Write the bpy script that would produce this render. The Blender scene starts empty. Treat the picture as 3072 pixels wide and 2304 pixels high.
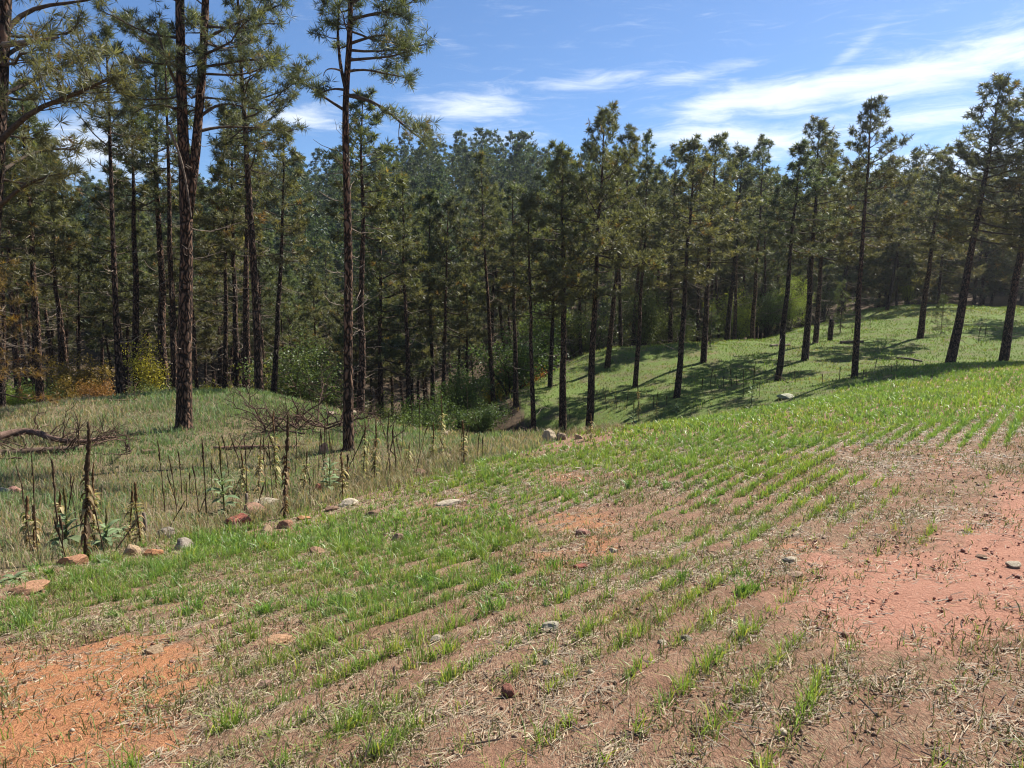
import bpy, math, random
import numpy as np
from mathutils import Vector, Matrix, Euler

# ------------------------------------------------------------------ camera, sky, sun, exposure
SC = bpy.context.scene
COL = SC.collection
FPX, UW, VH = 2300.0, 3072.0, 2304.0
PITCH = math.radians(6.25)
EYE = 1.62
SUN_AZ, SUN_EL = math.radians(51.0), math.radians(46.5)

cam_d = bpy.data.cameras.new('camera')
cam_d.sensor_width = 36.0
cam_d.lens = 36.0 * FPX / UW
cam_d.clip_start, cam_d.clip_end = 0.05, 5000.0
cam = bpy.data.objects.new('camera', cam_d)
cam.location = (0, 0, EYE)
cam.rotation_euler = (math.radians(90) - PITCH, 0, 0)
COL.objects.link(cam)
SC.camera = cam

SC.view_settings.view_transform = 'Standard'
SC.view_settings.look = 'None'
SC.view_settings.exposure = 1.2
SC.view_settings.gamma = 1.0
SC.render.engine = 'CYCLES'
SC.cycles.max_bounces = 5
SC.cycles.diffuse_bounces = 2
SC.cycles.glossy_bounces = 2
SC.cycles.transmission_bounces = 3
SC.cycles.transparent_max_bounces = 4
SC.cycles.volume_bounces = 0
SC.cycles.volume_max_steps = 64
SC.cycles.use_denoising = True
SC.cycles.filter_width = 1.15
SC.cycles.sample_clamp_indirect = 4.0

sun_dir = Vector((math.sin(SUN_AZ)*math.cos(SUN_EL), math.cos(SUN_AZ)*math.cos(SUN_EL), math.sin(SUN_EL)))
sun_d = bpy.data.lights.new('sun', 'SUN')
sun_d.energy = 5.0
sun_d.angle = math.radians(0.5)
sun_d.color = (1.0, 0.95, 0.86)
sun = bpy.data.objects.new('sun', sun_d)
sun.rotation_euler = sun_dir.to_track_quat('Z', 'Y').to_euler()
sun.location = (30, 30, 40)
COL.objects.link(sun)


class NT:
    """small node-tree helper"""
    def __init__(s, tree):
        s.t = tree
        tree.nodes.clear()
    def n(s, typ, **kw):
        nd = s.t.nodes.new(typ)
        for k, v in kw.items():
            setattr(nd, k, v)
        return nd
    def put(s, sock, v):
        if v is None:
            return
        if isinstance(v, bpy.types.NodeSocket):
            s.t.links.new(v, sock)
        else:
            if sock.type == 'RGBA' and len(v) == 3:
                v = (*v, 1.0)
            sock.default_value = v
    def m(s, op, a, b=None, c=None, clamp=False):
        nd = s.n('ShaderNodeMath', operation=op, use_clamp=clamp)
        s.put(nd.inputs[0], a); s.put(nd.inputs[1], b); s.put(nd.inputs[2], c)
        return nd.outputs[0]
    def mix(s, f, a, b, blend='MIX'):
        nd = s.n('ShaderNodeMix', data_type='RGBA', blend_type=blend)
        s.put(nd.inputs[0], f); s.put(nd.inputs[6], a); s.put(nd.inputs[7], b)
        return nd.outputs[2]
    def noise(s, vec, scale, detail=4.0, rough=0.55, dist=0.0, col=False):
        nd = s.n('ShaderNodeTexNoise')
        s.put(nd.inputs['Vector'], vec)
        s.put(nd.inputs['Scale'], scale); s.put(nd.inputs['Detail'], detail)
        s.put(nd.inputs['Roughness'], rough); s.put(nd.inputs['Distortion'], dist)
        return nd.outputs['Color'] if col else nd.outputs[0]
    def ramp(s, f, lo, hi):
        nd = s.n('ShaderNodeMapRange', interpolation_type='SMOOTHSTEP')
        s.put(nd.inputs[0], f); s.put(nd.inputs[1], lo); s.put(nd.inputs[2], hi)
        return nd.outputs[0]
    def mapping(s, vec, scale=(1, 1, 1), loc=(0, 0, 0), rot=(0, 0, 0)):
        nd = s.n('ShaderNodeMapping')
        s.put(nd.inputs[0], vec); nd.inputs[1].default_value = loc
        nd.inputs[2].default_value = rot; nd.inputs[3].default_value = scale
        return nd.outputs[0]
    def attr(s, name, out='Color', typ='GEOMETRY'):
        return s.n('ShaderNodeAttribute', attribute_name=name, attribute_type=typ).outputs[out]


def px_dir(u, v):
    """direction of a photograph pixel in world space"""
    x = (u - UW/2)/FPX
    y = -(v - VH/2)/FPX
    return np.array([x, math.cos(PITCH) + y*math.sin(PITCH), -math.sin(PITCH) + y*math.cos(PITCH)])


def px_azel(u, v):
    d = px_dir(u, v); d /= np.linalg.norm(d)
    return math.atan2(d[0], d[1]), math.asin(d[2])


def build_world():
    w = bpy.data.worlds.new('World')
    SC.world = w
    w.use_nodes = True
    t = NT(w.node_tree)
    sky = t.n('ShaderNodeTexSky', sky_type='NISHITA')
    sky.sun_disc = False
    sky.sun_elevation = SUN_EL
    sky.sun_rotation = SUN_AZ
    sky.altitude = 1500.0
    sky.air_density = 1.0
    sky.dust_density = 0.6
    sky.ozone_density = 2.2
    d = t.n('ShaderNodeTexCoord').outputs['Generated']
    sp = t.n('ShaderNodeSeparateXYZ'); t.put(sp.inputs[0], d)
    az = t.m('ARCTAN2', sp.outputs[0], sp.outputs[1])
    el = t.m('ARCSINE', sp.outputs[2])
    # wispy cirrus: streaks measured on the sky dome (azimuth, elevation)
    cmb = t.n('ShaderNodeCombineXYZ'); t.put(cmb.inputs[0], az); t.put(cmb.inputs[1], el)
    wob = t.noise(cmb.outputs[0], 6.0, 3.0, 0.5, col=True)
    wv = t.n('ShaderNodeVectorMath', operation='MULTIPLY_ADD')
    t.put(wv.inputs[0], wob); wv.inputs[1].default_value = (0.05, 0.03, 0); t.put(wv.inputs[2], cmb.outputs[0])
    fine = t.noise(t.mapping(wv.outputs[0], (11, 70, 1), rot=(0, 0, math.radians(-7))), 1.0, 8.0, 0.68, 0.5)
    broad = t.noise(t.mapping(wv.outputs[0], (4.0, 11.0, 1), loc=(3, 7, 0)), 1.0, 5.0, 0.6, 0.5)
    # (u, v, half length px, half height px, tilt deg, weight) of the cloud bands over this forest
    bands = [(2980, 170, 560, 60, 6.5, .92), (2420, 262, 330, 26, 3, .9), (1770, 245, 220, 24, 4, .9),
             (2060, 232, 150, 20, 6, .7), (1410, 325, 190, 40, 2, 1.05), (900, 350, 130, 34, 0, .95),
             (1440, 410, 160, 24, 0, .75), (2120, 412, 240, 26, -2, 1.0), (2330, 445, 150, 30, -5, .8),
             (2150, 322, 100, 38, 15, .85), (2350, 300, 130, 36, 0, .75), (2800, 350, 360, 34, 2, .85),
             (2860, 470, 320, 44, 2, .9), (2760, 560, 260, 46, 0, .95), (290, 450, 190, 90, 2, .9), (1330, 130, 90, 18, -14, .45), (2560, 150, 80, 18, 35, .5)]
    tot = None
    for (u, v, lx, ly, tilt, wt) in bands:
        a0, e0 = px_azel(u, v)
        c, s_ = math.cos(math.radians(tilt)), math.sin(math.radians(tilt))
        da = t.m('SUBTRACT', az, a0); de = t.m('SUBTRACT', el, e0)
        p = t.m('ADD', t.m('MULTIPLY', da, c*FPX/lx), t.m('MULTIPLY', de, s_*FPX/lx))
        q = t.m('ADD', t.m('MULTIPLY', da, -s_*FPX/ly), t.m('MULTIPLY', de, c*FPX/ly))
        r2 = t.m('ADD', t.m('MULTIPLY', p, p), t.m('MULTIPLY', q, q))
        g = t.m('MULTIPLY', t.m('POWER', 2.718, t.m('MULTIPLY', r2, -1.0)), wt)
        tot = g if tot is None else t.m('MAXIMUM', tot, t.m('ADD', t.m('MULTIPLY', tot, 0.75), t.m('MULTIPLY', g, 0.9)))
    # the same kind of streaks over the rest of the dome
    away = t.ramp(t.m('ABSOLUTE', az), 0.72, 0.95)
    up = t.ramp(el, 0.5, 0.8)
    gen = t.m('MULTIPLY', t.m('MAXIMUM', away, up), t.m('MULTIPLY', t.ramp(broad, 0.48, 0.72), 0.8))
    tot = t.m('MAXIMUM', tot, gen)
    dens = t.m('ADD', t.m('MULTIPLY', tot, 0.9), t.m('ADD', t.m('MULTIPLY', fine, 1.7), t.m('MULTIPLY', broad, 0.5)))
    cov = t.ramp(dens, 1.14, 2.2)
    cov = t.m('MULTIPLY', cov, t.ramp(el, -0.02, 0.03))
    cloud = t.mix(0.15, (9.0, 9.5, 10.0), sky.outputs[0])
    colr = t.mix(t.m('MULTIPLY', cov, 0.93), t.mix(1.0, sky.outputs[0], (0.74, 0.92, 1.11), 'MULTIPLY'), cloud)
    bg = t.n('ShaderNodeBackground'); bg.inputs[1].default_value = 0.058
    t.put(bg.inputs[0], colr)
    out = t.n('ShaderNodeOutputWorld')
    t.put(out.inputs[0], bg.outputs[0])


build_world()

# ------------------------------------------------------------------ small tools
RNG = np.random.default_rng(11)


def hash2(ix, iy, seed):
    h = (ix.astype(np.int64)*374761393 + iy.astype(np.int64)*668265263 + seed*974711) & 0x7fffffff
    h = ((h ^ (h >> 13))*1274126177) & 0x7fffffff
    return ((h ^ (h >> 16)) & 0xffff)/65535.0


def vnoise(x, y, wl, seed=0):
    x = np.asarray(x, float)/wl; y = np.asarray(y, float)/wl
    ix = np.floor(x); iy = np.floor(y)
    fx = x-ix; fy = y-iy
    fx = fx*fx*(3-2*fx); fy = fy*fy*(3-2*fy)
    a = hash2(ix, iy, seed); b = hash2(ix+1, iy, seed); c = hash2(ix, iy+1, seed); d = hash2(ix+1, iy+1, seed)
    return (a*(1-fx)+b*fx)*(1-fy)+(c*(1-fx)+d*fx)*fy


def fbm(x, y, wl, seed=0, octv=3):
    s = 0; a = 1; t = 0
    for k in range(octv):
        s = s + a*vnoise(x, y, wl/2**k, seed+k*17); t += a; a *= .5
    return s/t


def sstep(x, a, b):
    t = np.clip((np.asarray(x, float)-a)/(b-a), 0, 1)
    return t*t*(3-2*t)


def inpoly(x, y, poly):
    x = np.asarray(x); y = np.asarray(y)
    r = np.zeros(x.shape, bool)
    n = len(poly)
    for i in range(n):
        x0, y0 = poly[i]; x1, y1 = poly[(i+1) % n]
        c = ((y0 > y) != (y1 > y))
        with np.errstate(divide='ignore', invalid='ignore'):
            xi = (x1-x0)*(y-y0)/((y1-y0) if y1 != y0 else 1e-9)+x0
        r ^= c & (x < xi)
    return r


def make_mesh(name, V, tris=None, quads=None, smooth=False, tint=None, attrs=None):
    V = np.asarray(V, np.float32)
    me = bpy.data.meshes.new(name)
    nt = 0 if tris is None else len(tris)
    nq = 0 if quads is None else len(quads)
    me.vertices.add(len(V)); me.vertices.foreach_set('co', V.ravel())
    loops = []
    if nt: loops.append(np.asarray(tris, np.int32).ravel())
    if nq: loops.append(np.asarray(quads, np.int32).ravel())
    loops = np.concatenate(loops)
    me.loops.add(len(loops)); me.loops.foreach_set('vertex_index', loops)
    me.polygons.add(nt+nq)
    st = np.concatenate([np.arange(nt)*3, nt*3+np.arange(nq)*4]).astype(np.int32)
    me.polygons.foreach_set('loop_start', st)
    if smooth:
        me.polygons.foreach_set('use_smooth', np.ones(nt+nq, bool))
    me.update(calc_edges=True)
    if tint is not None:
        attrs = dict(attrs or {}); attrs['tint'] = tint
    for k, a in (attrs or {}).items():
        a = np.asarray(a, np.float32)
        if a.shape[1] == 3:
            a = np.concatenate([a, np.ones((len(a), 1), np.float32)], 1)
        at = me.attributes.new(k, 'FLOAT_COLOR', 'POINT')
        at.data.foreach_set('color', np.ascontiguousarray(a).ravel())
    return me


class MB:
    """collects pieces, then becomes ONE mesh"""
    def __init__(s):
        s.v = []; s.t = []; s.q = []; s.c = []; s.n = 0
    def add(s, V, tris=None, quads=None, tint=None):
        V = np.asarray(V, float).reshape(-1, 3)
        if tris is not None and len(tris): s.t.append(np.asarray(tris, np.int64)+s.n)
        if quads is not None and len(quads): s.q.append(np.asarray(quads, np.int64)+s.n)
        s.v.append(V); s.n += len(V)
        if tint is None: tint = (1, 1, 1)
        tint = np.asarray(tint, float)
        s.c.append(np.broadcast_to(tint, (len(V), 3)) if tint.ndim == 1 else tint)
    def tube(s, pts, radii, sides=6, tint=None, cap=True, rough=0.0, rng=None):
        P = np.asarray(pts, float); R = np.asarray(radii, float)
        n = len(P)
        T = np.gradient(P, axis=0)
        T /= np.linalg.norm(T, axis=1)[:, None]+1e-9
        ref = np.array([0, 0, 1.0]) if abs(T[0][2]) < .9 else np.array([1.0, 0, 0])
        N = np.cross(T, ref); N /= np.linalg.norm(N, axis=1)[:, None]+1e-9
        B = np.cross(T, N)
        a = np.arange(sides)*2*math.pi/sides
        rr = R[:, None]*np.ones((1, sides))
        if rough and rng is not None:
            rr = rr*(1+rough*rng.uniform(-1, 1, rr.shape))
        V = P[:, None, :] + rr[:, :, None]*(np.cos(a)[None, :, None]*N[:, None, :]+np.sin(a)[None, :, None]*B[:, None, :])
        V = V.reshape(-1, 3)
        i = np.arange(n-1)[:, None]*sides; j = np.arange(sides)[None, :]; j2 = (j+1) % sides
        q = np.stack([i+j, i+j2, i+sides+j2, i+sides+j], -1).reshape(-1, 4)
        tr = []
        if cap:
            V = np.concatenate([V, P[-1:], P[:1]])
            e = (n-1)*sides
            tr = [[e+k, e+(k+1) % sides, n*sides] for k in range(sides)]
            tr += [[(k+1) % sides, k, n*sides+1] for k in range(sides)]
        s.add(V, tr, q, tint)
    def mesh(s, name, smooth=False, tint=True):
        V = np.concatenate(s.v)
        t = np.concatenate(s.t) if s.t else None
        q = np.concatenate(s.q) if s.q else None
        return make_mesh(name, V, t, q, smooth, np.concatenate(s.c) if tint else None)


def obj(name, me, material=None, parent=None, loc=None, rot=None, scale=None):
    o = bpy.data.objects.new(name, me)
    COL.objects.link(o)
    if material is not None and me is not None and not me.materials:
        me.materials.append(material)
    if parent is not None: o.parent = parent
    if loc is not None: o.location = loc
    if rot is not None: o.rotation_euler = rot
    if scale is not None: o.scale = scale
    return o


def tag(o, label=None, cat=None, group=None, kind=None):
    if label: o['label'] = label
    if cat: o['category'] = cat
    if group: o['group'] = group
    if kind: o['kind'] = kind
    return o


def copy_tree(o, parent=None, loc=None, rot=None, scale=None):
    c = o.copy(); COL.objects.link(c); c.parent = parent
    for ch in KIDS.get(o, []):
        copy_tree(ch, c)
    if loc is not None: c.location = loc
    if rot is not None: c.rotation_euler = rot
    if scale is not None: c.scale = scale
    return c


KIDS = {}

# ------------------------------------------------------------------ materials
def new_mat(name):
    m = bpy.data.materials.new(name); m.use_nodes = True
    t = NT(m.node_tree)
    out = t.n('ShaderNodeOutputMaterial')
    return m, t, out


def leaf_mat(name, trans=0.4, rough=0.5, spec=0.3, vary=0.25, objcol=False, tboost=(1.25, 1.2, 0.6)):
    m, t, out = new_mat(name)
    c = t.attr('tint')
    oi = t.n('ShaderNodeObjectInfo')
    if objcol:
        c = t.mix(1.0, c, oi.outputs['Color'], 'MULTIPLY')
    if vary:
        k = t.m('MULTIPLY_ADD', oi.outputs['Random'], vary, 1-vary*.5)
        hv = t.n('ShaderNodeHueSaturation')
        t.put(hv.inputs['Hue'], t.m('MULTIPLY_ADD', t.m('FRACT', t.m('MULTIPLY', oi.outputs['Random'], 7.31)), 0.03, 0.485))
        t.put(hv.inputs['Value'], k); t.put(hv.inputs['Color'], c)
        c = hv.outputs[0]
    p = t.n('ShaderNodeBsdfPrincipled')
    t.put(p.inputs['Base Color'], c)
    p.inputs['Roughness'].default_value = rough
    p.inputs['Specular IOR Level'].default_value = spec
    tr = t.n('ShaderNodeBsdfTranslucent')
    t.put(tr.inputs[0], t.mix(1.0, c, tboost, 'MULTIPLY'))
    mx = t.n('ShaderNodeMixShader'); mx.inputs[0].default_value = trans
    t.put(mx.inputs[1], p.outputs[0]); t.put(mx.inputs[2], tr.outputs[0])
    t.put(out.inputs[0], mx.outputs[0])
    return m


def bark_mat():
    m, t, out = new_mat('pine_bark')
    co = t.n('ShaderNodeTexCoord').outputs['Object']
    wob = t.noise(co, 3.0, 2, 0.5, col=True)
    wv = t.n('ShaderNodeVectorMath', operation='MULTIPLY_ADD')
    t.put(wv.inputs[0], wob); wv.inputs[1].default_value = (.25, .25, .25); t.put(wv.inputs[2], co)
    vo = t.n('ShaderNodeTexVoronoi', feature='DISTANCE_TO_EDGE')
    t.put(vo.inputs['Vector'], t.mapping(wv.outputs[0], (14, 14, 3.2))); vo.inputs['Scale'].default_value = 1.0
    edge = t.ramp(vo.outputs['Distance'], 0.02, 0.28)
    pl = t.n('ShaderNodeTexVoronoi'); t.put(pl.inputs['Vector'], t.mapping(wv.outputs[0], (14, 14, 3.2))); pl.inputs['Scale'].default_value = 1.0
    fl = t.noise(t.mapping(co, (30, 30, 9)), 1.0, 5, 0.6)
    plate = t.mix(t.noise(co, 1.3, 3), (0.165, 0.108, 0.078), (0.265, 0.145, 0.09))
    plate = t.mix(t.m('MULTIPLY', t.ramp(fl, 0.4, 0.75), 0.55), plate, (0.27, 0.21, 0.165))
    c = t.mix(edge, (0.022, 0.017, 0.014), plate)
    oi = t.n('ShaderNodeObjectInfo')
    c = t.mix(1.0, c, t.mix(oi.outputs['Random'], (0.42, 0.44, 0.48), (0.85, 0.78, 0.72)), 'MULTIPLY')
    p = t.n('ShaderNodeBsdfPrincipled'); t.put(p.inputs['Base Color'], c)
    p.inputs['Roughness'].default_value = 0.95; p.inputs['Specular IOR Level'].default_value = 0.15
    b = t.n('ShaderNodeBump'); b.inputs['Strength'].default_value = 1.0; b.inputs['Distance'].default_value = 0.03
    t.put(b.inputs['Height'], t.m('ADD', edge, t.m('MULTIPLY', fl, 0.5)))
    t.put(p.inputs['Normal'], b.outputs[0])
    t.put(out.inputs[0], p.outputs[0])
    return m


def wood_mat(name, c1, c2, scale=18.0, objcol=False):
    m, t, out = new_mat(name)
    co = t.n('ShaderNodeTexCoord').outputs['Object']
    n1 = t.noise(t.mapping(co, (1, 1, 1)), scale, 5, 0.65)
    c = t.mix(t.ramp(n1, 0.3, 0.7), c1, c2)
    c = t.mix(1.0, c, t.attr('tint'), 'MULTIPLY')
    if objcol:
        c = t.mix(1.0, c, t.n('ShaderNodeObjectInfo').outputs['Color'], 'MULTIPLY')
    p = t.n('ShaderNodeBsdfPrincipled'); t.put(p.inputs['Base Color'], c)
    p.inputs['Roughness'].default_value = 0.9; p.inputs['Specular IOR Level'].default_value = 0.2
    b = t.n('ShaderNodeBump'); b.inputs['Strength'].default_value = .6; b.inputs['Distance'].default_value = 0.01
    t.put(b.inputs['Height'], n1); t.put(p.inputs['Normal'], b.outputs[0])
    t.put(out.inputs[0], p.outputs[0])
    return m


def rock_mat():
    m, t, out = new_mat('sandstone')
    co = t.n('ShaderNodeTexCoord').outputs['Object']
    n1 = t.noise(co, 5.0, 6, 0.65); n2 = t.noise(co, 22.0, 5, 0.6)
    oc = t.n('ShaderNodeObjectInfo').outputs['Color']
    c = t.mix(t.ramp(n1, 0.35, 0.68), t.mix(1.0, oc, (0.62, 0.58, 0.55), 'MULTIPLY'), oc)
    c = t.mix(t.m('MULTIPLY', t.ramp(n2, 0.55, 0.75), 0.5), c, t.mix(1.0, oc, (1.25, 1.22, 1.15), 'MULTIPLY'))
    p = t.n('ShaderNodeBsdfPrincipled'); t.put(p.inputs['Base Color'], c)
    p.inputs['Roughness'].default_value = 0.92; p.inputs['Specular IOR Level'].default_value = 0.2
    b = t.n('ShaderNodeBump'); b.inputs['Strength'].default_value = .8; b.inputs['Distance'].default_value = 0.02
    t.put(b.inputs['Height'], t.m('ADD', n1, t.m('MULTIPLY', n2, .5))); t.put(p.inputs['Normal'], b.outputs[0])
    t.put(out.inputs[0], p.outputs[0])
    return m


def ground_mat():
    m, t, out = new_mat('ground_soil')
    co = t.n('ShaderNodeTexCoord').outputs['Object']
    z1 = t.n('ShaderNodeSeparateColor'); t.put(z1.inputs[0], t.attr('zone'))
    z2 = t.n('ShaderNodeSeparateColor'); t.put(z2.inputs[0], t.attr('zone2'))
    field, forest, orange = z1.outputs
    pink, dry, green = z2.outputs
    big = t.noise(co, 1.1, 5, 0.6)
    mid = t.noise(co, 6.0, 5, 0.65)
    fin = t.noise(co, 45.0, 5, 0.7)
    grit = t.noise(co, 160.0, 3, 0.7)
    soil = t.mix(t.ramp(mid, 0.3, 0.7), (0.235, 0.125, 0.079), (0.355, 0.202, 0.131))
    soil = t.mix(t.m('MULTIPLY', t.ramp(fin, 0.5, 0.72), 0.6), soil, (0.38, 0.265, 0.18))
    soil = t.mix(t.m('MULTIPLY', t.ramp(grit, 0.58, 0.7), 0.55), soil, (0.075, 0.05, 0.036))
    # trodden-in straw, plus dark streaks for plant bits and painted grass shade, lying every way
    clump = t.ramp(t.noise(co, 2.2, 3, 0.6), 0.36, 0.62)
    for k, (ang, sx, sy) in enumerate(((0.5, 230, 20), (1.5, 260, 26), (2.4, 210, 18), (2.95, 250, 24))):
        nn = t.noise(t.mapping(co, (sx, sy, 1), loc=(k*3.1, k*1.7, 0), rot=(0, 0, ang)), 1.0, 2, 0.5)
        lt = t.m('MULTIPLY', t.ramp(nn, 0.60, 0.66), t.m('MULTIPLY', clump, 0.8))
        dk = t.m('MULTIPLY', t.ramp(nn, 0.41, 0.35), t.m('MULTIPLY_ADD', clump, 0.4, 0.5))
        soil = t.mix(dk, soil, (0.085, 0.055, 0.038))
        soil = t.mix(lt, soil, (0.46, 0.36, 0.24) if k % 2 else (0.33, 0.29, 0.17))
    jag = t.m('ADD', t.m('MULTIPLY', t.m('SUBTRACT', mid, 0.5), 1.2), t.m('MULTIPLY', t.m('SUBTRACT', fin, 0.5), 0.7))
    om = t.ramp(t.m('ADD', orange, jag), 0.25, 0.85)
    pm = t.ramp(t.m('ADD', pink, jag), 0.25, 0.85)
    osoil = t.mix(t.ramp(fin, 0.3, 0.7), (0.36, 0.15, 0.07), (0.49, 0.235, 0.115))
    psoil = t.mix(t.ramp(fin, 0.3, 0.7), (0.38, 0.175, 0.115), (0.48, 0.255, 0.175))
    osoil = t.mix(t.m('MULTIPLY', t.ramp(grit, 0.6, 0.7), 0.5), osoil, (0.12, 0.05, 0.03))
    psoil = t.mix(t.m('MULTIPLY', t.ramp(grit, 0.6, 0.7), 0.5), psoil, (0.12, 0.06, 0.04))
    soil = t.mix(om, soil, osoil)
    soil = t.mix(pm, soil, psoil)
    mead = t.mix(t.ramp(mid, 0.35, 0.65), (0.105, 0.095, 0.05), (0.155, 0.13, 0.075))
    mead = t.mix(dry, mead, (0.20, 0.15, 0.09))
    mead = t.mix(t.m('MULTIPLY', green, t.ramp(big, 0.25, 0.6)), mead, (0.115, 0.16, 0.042))
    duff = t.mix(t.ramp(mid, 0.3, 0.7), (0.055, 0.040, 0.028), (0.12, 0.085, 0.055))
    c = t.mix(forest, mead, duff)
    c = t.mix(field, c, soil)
    p = t.n('ShaderNodeBsdfPrincipled'); t.put(p.inputs['Base Color'], c)
    p.inputs['Roughness'].default_value = 0.97; p.inputs['Specular IOR Level'].default_value = 0.1
    b = t.n('ShaderNodeBump'); b.inputs['Strength'].default_value = 1.0; b.inputs['Distance'].default_value = 0.035
    t.put(b.inputs['Height'], t.m('ADD', t.m('MULTIPLY', mid, .8), t.m('ADD', fin, t.m('MULTIPLY', grit, .35))))
    t.put(p.inputs['Normal'], b.outputs[0])
    t.put(out.inputs[0], p.outputs[0])
    return m


M = {
    'needle': leaf_mat('pine_needles', 0.42, 0.5, 0.35, 0.35),
    'leaf': leaf_mat('shrub_leaves', 0.42, 0.5, 0.3, 0.2, objcol=True),
    'grass': leaf_mat('green_grass', 0.42, 0.42, 0.45, 0.0),
    'bunch': leaf_mat('bunch_grass', 0.36, 0.6, 0.18, 0.0),
    'dry': leaf_mat('dry_grass', 0.25, 0.6, 0.25, 0.0, tboost=(1.1, 1.0, 0.8)),
    'mleaf': leaf_mat('mullein_leaf', 0.30, 0.7, 0.15, 0.15, objcol=True, tboost=(1.1, 1.1, .7)),
    'bark': bark_mat(),
    'twig': wood_mat('branch_wood', (0.035, 0.026, 0.02), (0.10, 0.072, 0.05)),
    'dead': wood_mat('weathered_wood', (0.11, 0.085, 0.07), (0.26, 0.215, 0.175), objcol=True),
    'stalk': wood_mat('mullein_stalk', (0.045, 0.03, 0.018), (0.12, 0.08, 0.045), 60.0, objcol=True),
    'rock': rock_mat(),
    'ground': ground_mat(),
}

# ------------------------------------------------------------------ terrain
def P(u, v, Y):
    d = px_dir(u, v)
    k = Y/d[1]
    return np.array([d[0]*k, Y, EYE+d[2]*k])


CREST_PX = [(0, 1720, 6.5), (300, 1690, 8), (550, 1620, 9.3), (850, 1545, 11), (1150, 1470, 12.6), (1400, 1400, 14),
            (1600, 1340, 16), (1800, 1290, 18), (2250, 1225, 22), (2560, 1150, 27), (2800, 1100, 30), (3072, 1085, 31)]
_cp = [(0, 2300, 2.8), (3072, 1700, 5.0), (3072, 1300, 11.5), (2300, 1500, 7.86), (1536, 1700, 6.0), (1536, 1450, 10.9),
       (800, 1800, 5.4), (2600, 1250, 16.4)] + CREST_PX + [
       (0, 1600, 8.6), (200, 1500, 11), (600, 1450, 13.5), (1000, 1400, 15.5), (1300, 1340, 18), (1450, 1300, 20),
       (0, 1400, 14), (300, 1350, 16), (548, 1291, 18), (0, 1230, 21), (300, 1200, 23), (700, 1180, 25), (900, 1200, 25),
       (1046, 1340, 16.5), (1150, 1260, 22), (1250, 1290, 20.5),
       (1700, 1180, 36), (1560, 1160, 37), (1470, 1200, 34), (2030, 1190, 31), (1650, 1120, 40), (1822, 1100, 39), (2110, 1085, 38), (2332, 1138, 33),
       (2415, 1069, 38), (2563, 1138, 29), (2760, 1018, 42), (2850, 1087, 34), (3010, 1085, 34),
       (1700, 1080, 44), (1850, 1055, 46), (2000, 1045, 48), (2400, 985, 54), (2550, 945, 57), (2700, 915, 60), (3072, 935, 52)]
CTRL = [P(*c) for c in _cp]
CTRL += [np.array(c, float) for c in [
    (0, 0, 0), (3, 0, .08), (-3, 0, -.12), (0, 3, -.1), (3, 3, -.02), (-6, -3, -.4), (6, -4, .3), (0, -10, .6), (-20, -10, -.8), (20, -8, .6),
    (30, 10, .2), (40, 25, -.3), (-12, 4, -1.2), (-30, 10, -1.3), (-40, 25, -2),
    (-18, 32, -4.2), (-10, 32, -4.2), (-4, 31, -5.2), (-30, 34, -4.5), (-25, 45, -7), (-12, 45, -8), (-4, 43, -8.5),
    (-2.5, 26, -4.2), (0.2, 25, -4.4), (3.5, 25, -3.2), (8, 25.5, -2.2), (-4, 36, -6.8), (-50, 45, -6),
    (6, 55, -6), (13, 63, -4.5), (24, 73, -1.5), (36, 82, 1), (45, 60, .6), (42, 42, -.4),
    (-55, 72, -3), (-28, 70, -6), (0, 68, -7), (15, 70, -5), (60, 70, 1),
    (-65, 100, 4), (-32, 100, 2), (0, 100, 6), (28, 100, 2), (60, 100, 4), (100, 90, 6),
    (-90, 135, 9), (-60, 132, 8), (-40, 132, 11.5), (-20, 130, 16), (-5, 130, 17.5), (10, 130, 15), (25, 130, 10), (45, 130, 6), (70, 130, 5), (110, 130, 6),
    (-120, 190, 12), (-40, 190, 15), (10, 190, 17), (60, 190, 9), (140, 190, 9), (0, 300, 12), (-200, 300, 10), (200, 300, 10),
    (0, 700, 5), (-500, 400, 5), (500, 400, 5), (-300, 0, -3), (300, 0, 3), (0, -100, 4), (-200, -150, 2), (200, -150, 5)]]
CTRL = np.array(CTRL)
_C2 = 2.0**2
_d = np.sqrt(((CTRL[:, None, :2]-CTRL[None, :, :2])**2).sum(-1)+_C2)
_n = len(CTRL)
_A = np.zeros((_n+1, _n+1)); _A[:_n, :_n] = _d - 0.35*np.eye(_n); _A[:_n, _n] = 1; _A[_n, :_n] = 1
_W = np.linalg.solve(_A, np.concatenate([CTRL[:, 2], [0]]))

CREST = np.array([[-60, -20], [-30, -6], [-10, 3.0]] + [P(*c)[:2].tolist() for c in CREST_PX] + [[30, 35], [60, 44]])


def base_h(x, y):
    x = np.asarray(x, float); y = np.asarray(y, float)
    sh = x.shape
    xf, yf = x.ravel(), y.ravel()
    out = np.empty(len(xf))
    for i in range(0, len(xf), 20000):
        s = slice(i, i+20000)
        d = np.sqrt((xf[s, None]-CTRL[None, :, 0])**2+(yf[s, None]-CTRL[None, :, 1])**2+_C2)
        out[s] = d @ _W[:_n] + _W[_n]
    return out.reshape(sh)


def crest_y(x):
    return np.interp(x, CREST[:, 0], CREST[:, 1])


def field_side(x, y):
    """metres inside the sown field (negative beyond its edge)"""
    x = np.asarray(x, float); y = np.asarray(y, float)
    return crest_y(x)+(.9+.05*np.clip(y, 0, 20))*1.7*(fbm(x, y, 1.9, 5)-.5)-y


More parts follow.
